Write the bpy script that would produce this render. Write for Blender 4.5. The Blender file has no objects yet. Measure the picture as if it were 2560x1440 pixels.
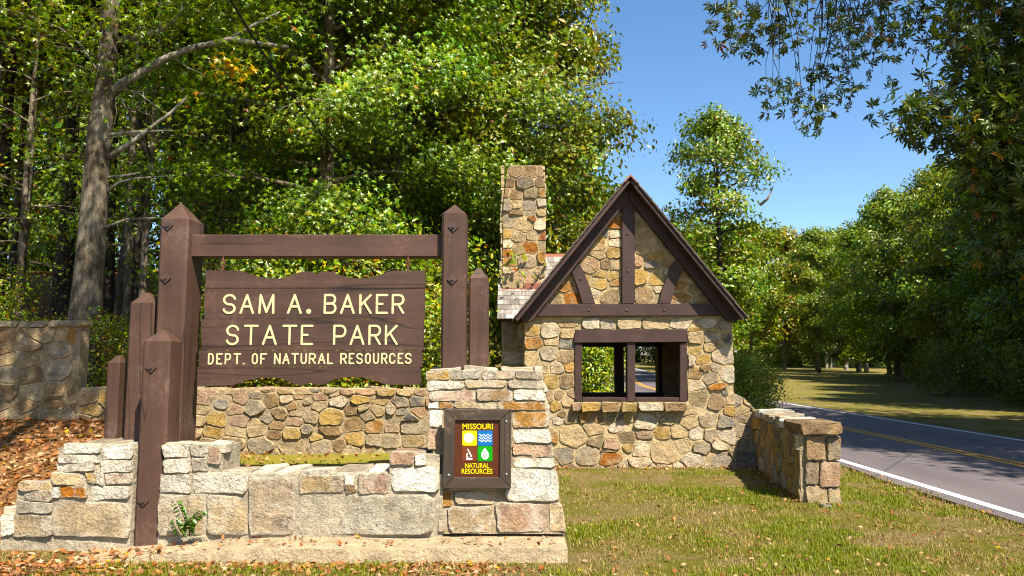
import bpy, bmesh, math, random
import numpy as np
from mathutils import Vector, Matrix

# ------------------------------------------------------------------ camera, sky, sun, exposure
SC = bpy.context.scene
COL = SC.collection
F = 1850.0                       # focal length in photo pixels (2560 wide)
EYE = 1.6
TH = math.atan(180.0 / F)
cam_d = bpy.data.cameras.new('camera')
cam_d.sensor_width = 36.0
cam_d.lens = 36.0 * F / 2560.0
cam_d.clip_start = 0.1
cam_d.clip_end = 3000
cam = bpy.data.objects.new('camera', cam_d)
COL.objects.link(cam)
cam.location = (0, 0, EYE)
cam.rotation_euler = (math.pi / 2 + TH, 0, 0)
SC.camera = cam

SUN_TRAVEL = Vector((-0.40, 0.65, -1.0)).normalized()
to_sun = -SUN_TRAVEL
EL = math.asin(to_sun.z)
AZ = math.atan2(to_sun.x, to_sun.y)          # clockwise from +Y
W = bpy.data.worlds.new('World')
SC.world = W
W.use_nodes = True
wn = W.node_tree.nodes
wl = W.node_tree.links
bg = wn.get('Background') or wn.new('ShaderNodeBackground')
sky = wn.new('ShaderNodeTexSky')
sky.sky_type = 'NISHITA'
sky.sun_disc = False
sky.sun_elevation = EL
sky.sun_rotation = AZ
sky.altitude = 200
sky.air_density = 1.0
sky.dust_density = 0.7
sky.ozone_density = 1.8
hsv = wn.new('ShaderNodeHueSaturation')
hsv.inputs['Saturation'].default_value = 1.2
wl.new(sky.outputs[0], hsv.inputs['Color'])
wl.new(hsv.outputs[0], bg.inputs[0])
bg.inputs[1].default_value = 0.09
sun_d = bpy.data.lights.new('sun', 'SUN')
sun_d.energy = 5.0
sun_d.angle = math.radians(0.53)
sun_d.color = (1.0, 0.93, 0.79)
sun = bpy.data.objects.new('sun', sun_d)
COL.objects.link(sun)
sun.rotation_euler = SUN_TRAVEL.to_track_quat('-Z', 'Y').to_euler()
SC.view_settings.view_transform = 'Standard'
SC.view_settings.look = 'None'
SC.view_settings.exposure = 1.3
SC.view_settings.gamma = 1.0
SC.view_settings.use_curve_mapping = False
SC.render.engine = 'CYCLES'
SC.cycles.filter_width = 1.1
SC.cycles.max_bounces = 6
SC.cycles.diffuse_bounces = 2
SC.cycles.glossy_bounces = 2
SC.cycles.transmission_bounces = 4
SC.cycles.sample_clamp_indirect = 6.0

# ------------------------------------------------------------------ measuring helpers
cT, sT = math.cos(TH), math.sin(TH)
def ray(px, py):
    a = (px - 1280) / F
    b = (720 - py) / F
    return Vector((a, cT - b * sT, sT + b * cT))
def at(px, py, Y):
    r = ray(px, py)
    t = Y / r.y
    return Vector((r.x * t, Y, EYE + r.z * t))
def gnd(px, py, z=0.0):
    r = ray(px, py)
    t = (z - EYE) / r.z
    return Vector((r.x * t, r.y * t, z))

def smooth(a, b, x):
    t = np.clip((x - a) / (b - a), 0, 1)
    return t * t * (3 - 2 * t)

_lat = np.random.RandomState(5).rand(256, 256)
def vnoise(x, y):
    x = np.asarray(x, float); y = np.asarray(y, float)
    xi = np.floor(x).astype(int); yi = np.floor(y).astype(int)
    fx = x - xi; fy = y - yi
    fx = fx * fx * (3 - 2 * fx); fy = fy * fy * (3 - 2 * fy)
    g = lambda i, j: _lat[i % 256, j % 256]
    return (g(xi, yi) * (1 - fx) + g(xi + 1, yi) * fx) * (1 - fy) + (g(xi, yi + 1) * (1 - fx) + g(xi + 1, yi + 1) * fx) * fy

# ------------------------------------------------------------------ object helpers
def link(o, parent=None):
    COL.objects.link(o)
    if parent is not None:
        o.parent = parent
    return o
def tag(o, label=None, cat=None, group=None, kind=None):
    if label: o['label'] = label
    if cat: o['category'] = cat
    if group: o['group'] = group
    if kind: o['kind'] = kind
    return o
def thing(name, label, cat, loc=(0, 0, 0), group=None):
    o = bpy.data.objects.new(name, None)
    o.empty_display_size = 0.1
    link(o)
    o.location = loc
    return tag(o, label, cat, group)
def mesh_obj(name, verts, faces, m, parent=None, smooth_shade=False):
    me = bpy.data.meshes.new(name)
    me.from_pydata([tuple(v) for v in verts], [], faces)
    me.update()
    if m: me.materials.append(m)
    if smooth_shade:
        me.polygons.foreach_set('use_smooth', [True] * len(me.polygons))
    o = bpy.data.objects.new(name, me)
    return link(o, parent)
def np_mesh(name, V, faces, m, col=None, smooth_shade=False):
    """V (n,3); faces (m,k) array or a list of arrays of different k"""
    me = bpy.data.meshes.new(name)
    if not isinstance(faces, list): faces = [faces]
    nv = len(V)
    me.vertices.add(nv)
    me.vertices.foreach_set('co', np.asarray(V, np.float32).ravel())
    nl = sum(f.size for f in faces)
    npoly = sum(len(f) for f in faces)
    me.loops.add(nl)
    me.loops.foreach_set('vertex_index', np.concatenate([f.ravel() for f in faces]).astype(np.int32))
    me.polygons.add(npoly)
    tot = np.concatenate([np.full(len(f), f.shape[1]) for f in faces])
    st = np.concatenate([[0], np.cumsum(tot)[:-1]]).astype(np.int32)
    me.polygons.foreach_set('loop_start', st)
    me.update(calc_edges=True)
    if col is not None:
        a = me.attributes.new('col', 'FLOAT_COLOR', 'POINT')
        c4 = np.ones((nv, 4), np.float32); c4[:, :3] = col
        a.data.foreach_set('color', c4.ravel())
    if m: me.materials.append(m)
    if smooth_shade:
        me.polygons.foreach_set('use_smooth', np.ones(npoly, bool))
    return me

class MB:
    """collects simple solids into one mesh"""
    def __init__(self): self.v = []; self.f = []
    def add(self, verts, faces):
        k = len(self.v)
        self.v += [Vector(v) for v in verts]
        self.f += [tuple(i + k for i in f) for f in faces]
    def box(self, lo, hi):
        (x0, y0, z0), (x1, y1, z1) = lo, hi
        self.add([(x0,y0,z0),(x1,y0,z0),(x1,y1,z0),(x0,y1,z0),(x0,y0,z1),(x1,y0,z1),(x1,y1,z1),(x0,y1,z1)],
                 [(0,3,2,1),(4,5,6,7),(0,1,5,4),(1,2,6,5),(2,3,7,6),(3,0,4,7)])
    def prism(self, poly, n):
        """poly: list of Vectors (front, seen from -n side counter clockwise or not), pushed along vector n"""
        k = len(poly)
        a = [Vector(p) for p in poly]; b = [p + Vector(n) for p in a]
        nn = Vector((0, 0, 0))
        for i in range(k): nn += a[i].cross(a[(i + 1) % k])
        flip = nn.dot(Vector(n)) > 0
        f = [tuple(range(k)), tuple(range(2 * k - 1, k - 1, -1))]
        f += [(i, i + k, (i + 1) % k + k, (i + 1) % k) for i in range(k)]
        if flip: f = [tuple(reversed(q)) for q in f]
        self.add(a + b, f)
    def tube(self, pts, rads, n=6, cap=True):
        pts = [Vector(p) for p in pts]
        rings = []
        up = Vector((0.13, 0.21, 1)).normalized()
        vs = []
        for i, p in enumerate(pts):
            d = (pts[min(i + 1, len(pts) - 1)] - pts[max(i - 1, 0)]).normalized()
            u = d.cross(up)
            if u.length < 0.1: u = d.cross(Vector((1, 0, 0)))
            u.normalize(); w = d.cross(u)
            for k in range(n):
                a = 2 * math.pi * k / n
                vs.append(p + (u * math.cos(a) + w * math.sin(a)) * rads[i])
        f = []
        for i in range(len(pts) - 1):
            for k in range(n):
                k2 = (k + 1) % n
                f.append((i * n + k, i * n + k2, (i + 1) * n + k2, (i + 1) * n + k))
        if cap:
            f.append(tuple(range(n - 1, -1, -1))); f.append(tuple((len(pts) - 1) * n + k for k in range(n)))
        self.add(vs, f)
    def build(self, name, m, parent=None, smooth_shade=False, bevel=0):
        o = mesh_obj(name, self.v, self.f, m, parent, smooth_shade)
        if bevel:
            bm = bmesh.new(); bm.from_mesh(o.data)
            bmesh.ops.bevel(bm, geom=[e for e in bm.edges], offset=bevel, segments=1, affect='EDGES', profile=0.7)
            bm.to_mesh(o.data); bm.free()
        return o

# ------------------------------------------------------------------ materials
def mat(name):
    m = bpy.data.materials.new(name); m.use_nodes = True
    nt = m.node_tree
    b = nt.nodes.get('Principled BSDF')
    return m, nt, b
class NG:
    def __init__(self, nt): self.nt = nt
    def n(self, t, **kw):
        x = self.nt.nodes.new(t)
        for k, v in kw.items(): setattr(x, k, v)
        return x
    def l(self, a, b): self.nt.links.new(a, b)
    def pos(self):
        return self.n('ShaderNodeNewGeometry').outputs['Position']
    def mapping(self, src, scale):
        m = self.n('ShaderNodeMapping'); self.l(src, m.inputs[0]); m.inputs['Scale'].default_value = scale
        return m.outputs[0]
    def noise(self, src, scale, detail=4, rough=0.6, dist=0.0):
        x = self.n('ShaderNodeTexNoise'); self.l(src, x.inputs['Vector'])
        x.inputs['Scale'].default_value = scale; x.inputs['Detail'].default_value = detail
        x.inputs['Roughness'].default_value = rough; x.inputs['Distortion'].default_value = dist
        return x.outputs['Fac']
    def ramp(self, fac, stops):
        r = self.n('ShaderNodeValToRGB'); self.l(fac, r.inputs[0])
        e = r.color_ramp.elements
        while len(e) > 1: e.remove(e[-1])
        for i, (p, c) in enumerate(stops):
            q = e[0] if i == 0 else e.new(p)
            q.position = p
            q.color = (c, c, c, 1) if not isinstance(c, tuple) else (*c, 1)
        return r.outputs[0]
    def mix(self, fac, a, b, mode='MIX'):
        x = self.n('ShaderNodeMix', data_type='RGBA', blend_type=mode)
        for sock, v in ((x.inputs[0], fac), (x.inputs[6], a), (x.inputs[7], b)):
            if hasattr(v, 'is_output'): self.l(v, sock)
            elif isinstance(v, tuple): sock.default_value = (*v, 1)
            else: sock.default_value = v
        return x.outputs[2]
    def math(self, op, a, b=0.0):
        x = self.n('ShaderNodeMath', operation=op)
        for sock, v in ((x.inputs[0], a), (x.inputs[1], b)):
            if hasattr(v, 'is_output'): self.l(v, sock)
            else: sock.default_value = v
        return x.outputs[0]
    def bump(self, h, strength, dist, bsdf, prev=None):
        x = self.n('ShaderNodeBump'); self.l(h, x.inputs['Height'])
        x.inputs['Strength'].default_value = strength; x.inputs['Distance'].default_value = dist
        if prev is not None: self.l(prev, x.inputs['Normal'])
        self.l(x.outputs[0], bsdf.inputs['Normal'])
        return x.outputs[0]

def mat_stone(name, pale=0.35, palecol=(0.62, 0.58, 0.5), stain=0.45, joint=(0.5, 0.385, 0.225)):
    m, nt, b = mat(name); g = NG(nt)
    p = g.pos()
    oi = g.n('ShaderNodeObjectInfo')
    n1 = g.noise(p, 9, 6, 0.65)
    n2 = g.noise(p, 45, 4, 0.7)
    n3 = g.noise(p, 3.2, 5, 0.7, 0.6)
    v = g.ramp(n1, [(0.25, 0.45), (0.5, 1.0), (0.75, 1.45)])
    c = g.mix(1.0, oi.outputs['Color'], v, 'MULTIPLY')
    sp = g.ramp(n2, [(0.3, 0.35), (0.45, 0.95), (0.7, 1.25)])
    c = g.mix(0.8, c, sp, 'MULTIPLY')
    n5 = g.noise(p, 5.5, 4, 0.6, 0.8)
    c = g.mix(g.math('MULTIPLY', g.ramp(n5, [(0.52, 0.0), (0.66, 1.0)]), stain), c, (0.40, 0.235, 0.085))
    lich = g.ramp(n3, [(0.5, 0.0), (0.62, 1.0)])
    c = g.mix(g.math('MULTIPLY', lich, pale), c, palecol)
    # mortar smeared over the edges of the stone
    ed = g.n('ShaderNodeAttribute', attribute_name='edge')
    nsm = g.noise(p, 13, 5, 0.7, 0.5)
    sm = g.math('ADD', g.math('MULTIPLY', ed.outputs['Fac'], 0.6), g.math('MULTIPLY', nsm, 0.55))
    jc = g.mix(1.0, joint, g.ramp(n1, [(0.3, 0.7), (0.65, 1.15)]), 'MULTIPLY')
    c = g.mix(g.ramp(sm, [(0.71, 0.0), (0.81, 0.9)]), c, jc)
    # hairline cracks
    wob = g.n('ShaderNodeTexNoise'); g.l(p, wob.inputs['Vector']); wob.inputs['Scale'].default_value = 7
    off = g.n('ShaderNodeVectorMath', operation='MULTIPLY_ADD'); g.l(wob.outputs['Color'], off.inputs[0]); off.inputs[1].default_value = (.25, .25, .16); g.l(p, off.inputs[2])
    vo = g.n('ShaderNodeTexVoronoi', feature='DISTANCE_TO_EDGE'); g.l(g.mapping(off.outputs[0], (1, 1, 1.7)), vo.inputs['Vector']); vo.inputs['Scale'].default_value = 4.2
    ck = g.math('MULTIPLY', g.ramp(vo.outputs['Distance'], [(0.0, 1.0), (0.022, 0.0)]), g.ramp(n3, [(0.42, 0.0), (0.55, 0.75)]))
    c = g.mix(ck, c, (0.09, 0.07, 0.05))
    g.l(c, b.inputs['Base Color'])
    b.inputs['Roughness'].default_value = 0.9
    b.inputs['Specular IOR Level'].default_value = 0.2
    pr = g.bump(n1, 0.9, 0.05, b)
    g.bump(n2, 0.9, 0.02, b, pr)
    return m
def mat_mortar(name, col):
    m, nt, b = mat(name); g = NG(nt); p = g.pos()
    n1 = g.noise(p, 6, 6, 0.7); n2 = g.noise(p, 60, 4, 0.7)
    c = g.mix(1.0, g.ramp(n1, [(0.3, tuple(x * 0.62 for x in col)), (0.65, tuple(x * 1.15 for x in col))]),
              g.ramp(n2, [(0.3, 0.6), (0.6, 1.1)]), 'MULTIPLY')
    g.l(c, b.inputs['Base Color']); b.inputs['Roughness'].default_value = 0.95
    b.inputs['Specular IOR Level'].default_value = 0.15
    pr = g.bump(n1, 0.8, 0.06, b); g.bump(n2, 0.8, 0.012, b, pr)
    return m
def mat_wood(name, col, scale, fade=0.5, crack=True, worn=(0.2, 0.15, 0.12), wornth=0.68):
    """painted timber; scale stretches the grain along one axis"""
    m, nt, b = mat(name); g = NG(nt); p = g.pos()
    q = g.mapping(p, scale)
    gr = g.noise(q, 6, 6, 0.7, 0.3)
    big = g.noise(p, 2.3, 4, 0.6)
    c = g.mix(1.0, col, g.ramp(gr, [(0.3, 0.68), (0.5, 1.0), (0.72, 1.3)]), 'MULTIPLY')
    c = g.mix(1.0, c, g.ramp(big, [(0.3, 0.8), (0.7, 1.25)]), 'MULTIPLY')
    sc = g.noise(p, 22, 5, 0.75)
    w = g.ramp(g.math('MULTIPLY', g.math('ADD', sc, big), 0.5), [(wornth - 0.08, 0.0), (wornth + 0.05, 1.0)])
    c = g.mix(g.math('MULTIPLY', w, fade), c, worn)
    if crack:
        ck = g.noise(g.mapping(p, tuple(s * 1.7 for s in scale)), 2.4, 2, 0.4)
        line = g.ramp(g.math('ABSOLUTE', g.math('SUBTRACT', ck, 0.60)), [(0.0, 1.0), (0.012, 0.0)])
        c = g.mix(g.math('MULTIPLY', line, 0.8), c, (0.012, 0.008, 0.006))
    g.l(c, b.inputs['Base Color'])
    b.inputs['Roughness'].default_value = 0.62
    b.inputs['Specular IOR Level'].default_value = 0.3
    g.bump(gr, 0.5, 0.006, b)
    return m
def mat_plain(name, col, rough=0.6, spec=0.3, metal=0.0, nscale=12, amt=0.25, bump=0.0):
    m, nt, b = mat(name); g = NG(nt)
    n = g.noise(g.pos(), nscale, 5, 0.65)
    c = g.mix(1.0, col, g.ramp(n, [(0.3, 1 - amt), (0.7, 1 + amt)]), 'MULTIPLY')
    g.l(c, b.inputs['Base Color'])
    b.inputs['Roughness'].default_value = rough; b.inputs['Metallic'].default_value = metal
    b.inputs['Specular IOR Level'].default_value = spec
    if bump: g.bump(n, bump, 0.01, b)
    return m
def mat_leaf(name, rough=0.36, trans=0.28, spec=0.5):
    m, nt, b = mat(name); g = NG(nt)
    a = g.n('ShaderNodeAttribute', attribute_name='col')
    oi = g.n('ShaderNodeObjectInfo')
    c = g.mix(1.0, a.outputs['Color'], oi.outputs['Color'], 'MULTIPLY')
    g.l(c, b.inputs['Base Color'])
    b.inputs['Roughness'].default_value = rough
    b.inputs['Specular IOR Level'].default_value = spec
    t = g.n('ShaderNodeBsdfTranslucent')
    tc = g.mix(1.0, c, (1.25, 1.3, 0.45), 'MULTIPLY'); g.l(tc, t.inputs[0])
    mx = g.n('ShaderNodeMixShader'); mx.inputs[0].default_value = trans
    g.l(b.outputs[0], mx.inputs[1]); g.l(t.outputs[0], mx.inputs[2])
    out = nt.nodes.get('Material Output'); g.l(mx.outputs[0], out.inputs[0])
    return m
def mat_bark(name, col, pale):
    m, nt, b = mat(name); g = NG(nt); p = g.pos()
    q = g.mapping(p, (1, 1, 0.22))
    n1 = g.noise(q, 16, 6, 0.75, 0.4); n2 = g.noise(p, 2.2, 5, 0.7)
    c = g.mix(g.ramp(n2, [(0.42, 0.0), (0.6, 1.0)]), col, pale)
    c = g.mix(1.0, c, g.ramp(n1, [(0.35, 0.3), (0.55, 1.0), (0.7, 1.3)]), 'MULTIPLY')
    g.l(c, b.inputs['Base Color']); b.inputs['Roughness'].default_value = 0.95
    b.inputs['Specular IOR Level'].default_value = 0.1
    g.bump(n1, 1.0, 0.05, b)
    return m

M = {}
M['stone'] = mat_stone('rubble_stone', 0.4, (0.52, 0.41, 0.26))
M['stone_pale'] = mat_stone('pale_weathered_stone', 0.5, (0.60, 0.53, 0.43), 0.25, (0.50, 0.43, 0.32))
M['mortar'] = mat_mortar('sandy_mortar', (0.52, 0.40, 0.23))
M['mortar_grey'] = mat_mortar('grey_mortar', (0.40, 0.31, 0.20))
M['mortar_pale'] = mat_mortar('pale_mortar', (0.47, 0.40, 0.29))
M['concrete'] = mat_mortar('footing_concrete', (0.50, 0.39, 0.25))
BROWN = (0.076, 0.041, 0.029)
M['post_wood'] = mat_wood('brown_painted_post', BROWN, (1, 1, 0.07), 0.5, True, (0.2, 0.15, 0.12), 0.63)
M['plank_wood'] = mat_wood('brown_painted_plank', (0.073, 0.039, 0.028), (0.07, 1, 1), 0.45, True, (0.2, 0.12, 0.085), 0.62)
M['trim_wood'] = mat_wood('dark_brown_trim', (0.048, 0.026, 0.021), (0.5, 0.5, 0.5), 0.2, False)
M['old_wood_v'] = mat_wood('weathered_frame_upright', (0.06, 0.042, 0.03), (1, 1, 0.06), 0.8, True, (0.22, 0.16, 0.1), 0.6)
M['old_wood_h'] = mat_wood('weathered_frame_rail', (0.06, 0.042, 0.03), (0.06, 1, 1), 0.8, True, (0.22, 0.16, 0.1), 0.6)
M['cream'] = mat_plain('cream_letter_paint', (0.66, 0.55, 0.31), 0.6, amt=0.08)
M['iron'] = mat_plain('painted_iron', (0.075, 0.045, 0.038), 0.5, 0.4)
M['rust'] = mat_plain('rusty_iron', (0.12, 0.05, 0.03), 0.8)
M['black'] = mat_plain('black_cable', (0.012, 0.012, 0.014), 0.6)
M['steel'] = mat_plain('screw_steel', (0.5, 0.5, 0.5), 0.35, metal=1.0)
M['panel'] = mat_plain('emblem_panel_brown', (0.085, 0.026, 0.012), 0.4, amt=0.08)
M['emblem_red'] = mat_plain('emblem_red_brown', (0.16, 0.045, 0.02), 0.4, amt=0.05)
M['emblem_yellow'] = mat_plain('emblem_yellow', (0.78, 0.6, 0.01), 0.4, amt=0.05)
M['emblem_blue'] = mat_plain('emblem_blue', (0.005, 0.14, 0.42), 0.4, amt=0.05)
M['emblem_green'] = mat_plain('emblem_green', (0.01, 0.3, 0.01), 0.4, amt=0.05)
M['emblem_white'] = mat_plain('emblem_white', (0.8, 0.8, 0.78), 0.4, amt=0.04)
M['copper'] = mat_plain('brown_flashing', (0.28, 0.11, 0.075), 0.5, 0.4, 0.2)
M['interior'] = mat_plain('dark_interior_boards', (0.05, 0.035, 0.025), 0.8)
M['bark'] = mat_bark('grey_bark', (0.135, 0.105, 0.075), (0.32, 0.265, 0.195))
M['bark_dark'] = mat_bark('dark_bark', (0.055, 0.045, 0.035), (0.12, 0.10, 0.08))
M['bark_pale'] = mat_bark('pale_bark', (0.22, 0.2, 0.16), (0.42, 0.38, 0.32))
M['leaf'] = mat_leaf('green_leaf')
M['leaf_dark'] = mat_leaf('hickory_leaf', 0.4, 0.25, 0.4)
M['dry_leaf'] = mat_leaf('dry_leaf', 0.75, 0.2, 0.15)
M['grass'] = mat_leaf('grass_blade', 0.5, 0.35, 0.25)
def mat_shingle():
    m, nt, b = mat('weathered_shingle'); g = NG(nt); p = g.pos()
    oi = g.n('ShaderNodeObjectInfo')
    q = g.mapping(p, (1, 0.15, 0.15)); n = g.noise(q, 30, 5, 0.7)
    c = g.mix(1.0, oi.outputs['Color'], g.ramp(n, [(0.3, 0.5), (0.6, 1.2)]), 'MULTIPLY')
    g.l(c, b.inputs['Base Color']); b.inputs['Roughness'].default_value = 0.9
    g.bump(n, 0.5, 0.006, b)
    return m
M['shingle'] = mat_shingle()
# ------------------------------------------------------------------ terrain
def road_cx(y):
    y = np.asarray(y, float)
    return 7.75 + 3.2 * smooth(38, 75, y) - 0.0040 * np.clip(y - 74, 0, 60) ** 2
def terrain(x, y):
    x = np.asarray(x, float); y = np.asarray(y, float)
    # bank on the left
    mx = smooth(-3.55, -4.1, x)
    z = 0.88 * smooth(6.35, 9.7, y) * mx
    mx2 = smooth(0.6, -2.6, x)
    z = z + (0.88 * (1 - mx) * mx2 * smooth(9.4, 10.2, y))
    z = z + mx2 * 0.17 * np.clip(y - 9.8, 0, 40) * smooth(9.8, 13, y)
    z = z + 0.05 * (vnoise(x * 0.9 + 7, y * 0.9) - 0.5) * mx
    # rise in the distance, more along the road than to the right
    r = smooth(52, 108, y)
    side = smooth(40, 8, x)
    z = z + r * (0.25 + 1.15 * side) * (1 - mx2)
    z = z + 0.012 * np.clip(y - 110, 0, 400) * (1 - mx2)
    return z
def tz(x, y): return float(terrain(x, y))

def axis(stops):
    out = []
    for a, b, s in stops: out += list(np.arange(a, b, s))
    out.append(stops[-1][1])
    return np.array(out)
gx = axis([(-900, -120, 60), (-120, -30, 6), (-30, -8, 1.0), (-8, 12, 0.3), (12, 40, 1.4), (40, 120, 6), (120, 900, 60)])
gy = axis([(-60, 0, 4), (0, 4, 0.8), (4, 14, 0.25), (14, 40, 0.8), (40, 130, 3), (130, 300, 15), (300, 1500, 80)])
X, Y = np.meshgrid(gx, gy)
Z = terrain(X, Y)
dr = np.abs(X - road_cx(Y))
Z = Z - np.where(Y > 40, 0.12, 0.05) * smooth(3.4, 2.2, dr) * (Y < 135)
V = np.stack([X.ravel(), Y.ravel(), Z.ravel()], 1)
ny, nx = X.shape
ii, jj = np.meshgrid(np.arange(ny - 1), np.arange(nx - 1), indexing='ij')
i0 = (ii * nx + jj).ravel()
Fq = np.stack([i0, i0 + 1, i0 + nx + 1, i0 + nx], 1)

def mat_ground():
    m, nt, b = mat('lawn_and_leaf_litter'); g = NG(nt); p = g.pos()
    n1 = g.noise(p, 1.1, 5, 0.65, 0.4); n2 = g.noise(p, 9, 6, 0.75); n3 = g.noise(p, 55, 4, 0.8); n4 = g.noise(p, 0.09, 3, 0.5)
    grass = g.ramp(n2, [(0.3, (0.10, 0.102, 0.015)), (0.55, (0.19, 0.18, 0.03)), (0.75, (0.28, 0.225, 0.07))])
    dry = g.ramp(n2, [(0.3, (0.2, 0.14, 0.065)), (0.7, (0.36, 0.26, 0.14))])
    c = g.mix(g.ramp(n1, [(0.42, 0.0), (0.58, 0.9)]), grass, dry)
    c = g.mix(g.ramp(n4, [(0.5, 0.0), (0.65, 0.35)]), c, (0.21, 0.22, 0.05))
    # leaf litter where the wood stands: left and behind
    sx = g.n('ShaderNodeSeparateXYZ'); g.l(p, sx.inputs[0])
    lx = g.math('ADD', sx.outputs[0], g.math('MULTIPLY', n1, 1.2))
    mask = g.ramp(g.math('MULTIPLY', g.math('ADD', lx, 12.0), 1 / 24.0), [(0.41, 1.0), (0.47, 0.0)])
    maskb = g.ramp(g.math('MULTIPLY', sx.outputs[1], 1 / 24.0), [(0.255, 0.0), (0.275, 1.0)])
    lit = g.ramp(n2, [(0.3, (0.12, 0.06, 0.025)), (0.5, (0.3, 0.16, 0.07)), (0.7, (0.45, 0.27, 0.14))])
    c = g.mix(g.math('MULTIPLY', mask, maskb), c, lit)
    c = g.mix(1.0, c, g.ramp(n3, [(0.3, 0.55), (0.6, 1.15)]), 'MULTIPLY')
    g.l(c, b.inputs['Base Color']); b.inputs['Roughness'].default_value = 0.95
    b.inputs['Specular IOR Level'].default_value = 0.1
    pr = g.bump(n2, 0.7, 0.06, b); g.bump(n3, 0.9, 0.03, b, pr)
    return m
M['ground'] = mat_ground()
ground = link(bpy.data.objects.new('ground', np_mesh('ground', V, Fq, M['ground'], smooth_shade=True)))
tag(ground, 'mown lawn turning to leaf covered bank under the trees', kind='structure')

# road with painted lines
def mat_asphalt():
    m, nt, b = mat('worn_asphalt'); g = NG(nt); p = g.pos()
    n1 = g.noise(p, 0.5, 5, 0.6); n2 = g.noise(p, 120, 3, 0.8); n3 = g.noise(g.mapping(p, (1, 0.06, 1)), 1.3, 4, 0.6)
    c = g.mix(g.ramp(n1, [(0.3, 0.0), (0.7, 1.0)]), (0.112, 0.09, 0.093), (0.152, 0.126, 0.128))
    c = g.mix(1.0, c, g.ramp(n2, [(0.3, 0.45), (0.5, 1.0), (0.7, 1.5)]), 'MULTIPLY')
    c = g.mix(1.0, c, g.ramp(n3, [(0.35, 0.85), (0.65, 1.1)]), 'MULTIPLY')
    vo = g.n('ShaderNodeTexVoronoi', feature='DISTANCE_TO_EDGE'); g.l(g.mapping(p, (0.35, 0.2, 1)), vo.inputs['Vector'])
    vo.inputs['Scale'].default_value = 0.7
    c = g.mix(g.ramp(vo.outputs['Distance'], [(0.0, 0.7), (0.006, 0.0)]), c, (0.03, 0.027, 0.03))
    pt = g.noise(g.mapping(p, (0.5, 0.12, 1)), 0.9, 2, 0.4)
    c = g.mix(g.ramp(pt, [(0.60, 0.0), (0.61, 0.35)]), c, (0.07, 0.06, 0.064))
    g.l(c, b.inputs['Base Color']); b.inputs['Roughness'].default_value = 0.85
    g.bump(n2, 0.6, 0.008, b)
    return m
def mat_paint(name, col, wear=0.35):
    m, nt, b = mat(name); g = NG(nt); p = g.pos()
    n = g.noise(p, 45, 5, 0.8); n2 = g.noise(p, 2.0, 4, 0.7)
    f = g.ramp(g.math('MULTIPLY', g.math('ADD', n, n2), 0.5), [(0.52, 0.0), (0.68, wear)])
    c = g.mix(f, col, (0.13, 0.12, 0.12)); g.l(c, b.inputs['Base Color']); b.inputs['Roughness'].default_value = 0.7
    return m
M['asphalt'] = mat_asphalt(); M['white_line'] = mat_paint('white_road_paint', (0.78, 0.78, 0.76), 0.3); M['yellow_line'] = mat_paint('yellow_road_paint', (0.80, 0.36, 0.005), 0.25)
ry = np.concatenate([np.arange(-30, 40, 1.0), np.arange(40, 136, 2.0)])
def road_strip(o0, o1, dz, name, m, ncross=2, jitter=0.0, label=None, parent=None):
    cx = road_cx(ry)
    dx = np.gradient(cx, ry)
    nrm = np.stack([np.ones_like(ry), -dx], 1); nrm /= np.linalg.norm(nrm, axis=1)[:, None]
    V = []
    for k in range(ncross):
        o = o0 + (o1 - o0) * k / (ncross - 1)
        oo = np.full_like(ry, o)
        if jitter and k in (0, ncross - 1): oo = oo + jitter * (vnoise(ry * 1.3, ry * 0 + k * 9.1) - 0.5)
        px = cx + nrm[:, 0] * oo; py = ry + nrm[:, 1] * oo
        zc = terrain(cx, ry)                       # the road is level across
        V.append(np.stack([px, py, zc + dz + 0.0 * oo], 1))
    V = np.stack(V, 1).reshape(-1, 3)
    n = len(ry); i, j = np.meshgrid(np.arange(n - 1), np.arange(ncross - 1), indexing='ij')
    a = (i * ncross + j).ravel()
    fq = np.stack([a, a + 1, a + ncross + 1, a + ncross], 1)
    o = link(bpy.data.objects.new(name, np_mesh(name, V, fq, m)), parent)
    return o
road = road_strip(-2.78, 2.62, 0.012, 'road', M['asphalt'], 5, 0.12)
tag(road, 'two lane purple grey asphalt road curving away past the stone gatehouse', kind='structure')
wl1 = road_strip(-2.60, -2.46, 0.017, 'edge_line', M['white_line'], parent=road)
wl2 = road_strip(2.28, 2.40, 0.017, 'edge_line', M['white_line'], parent=road)
yl1 = road_strip(-0.15, -0.05, 0.017, 'centre_line', M['yellow_line'], parent=road)
yl2 = road_strip(0.05, 0.15, 0.017, 'centre_line', M['yellow_line'], parent=road)

# ------------------------------------------------------------------ stones
PAL = {'w': (0.54, 0.45, 0.33), 't': (0.42, 0.31, 0.175), 'g': (0.28, 0.23, 0.165), 'd': (0.10, 0.095, 0.085), 'o': (0.36, 0.18, 0.055),
       'O': (0.35, 0.125, 0.022), 'y': (0.40, 0.255, 0.08), 'b': (0.22, 0.14, 0.075), 'p': (0.38, 0.245, 0.165), 'T': (0.34, 0.265, 0.17), 'v': (0.22, 0.17, 0.095),
       'k': (0.03, 0.03, 0.033), 'r': (0.27, 0.085, 0.03), 's': (0.19, 0.175, 0.15)}
class Plane:
    """a wall face: origin o, unit axes u (along) and v (up), n = outward normal"""
    def __init__(self, o, u, v):
        self.o = Vector(o); self.u = Vector(u).normalized(); self.v = Vector(v).normalized(); self.n = self.u.cross(self.v).normalized()
    def px(self, px, py):
        r = ray(px, py); e = Vector((0, 0, EYE))
        t = (self.o - e).dot(self.n) / r.dot(self.n)
        q = e + r * t - self.o
        return (q.dot(self.u), q.dot(self.v))
    def p3(self, uv, h=0.0):
        return self.o + self.u * uv[0] + self.v * uv[1] + self.n * h

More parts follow.
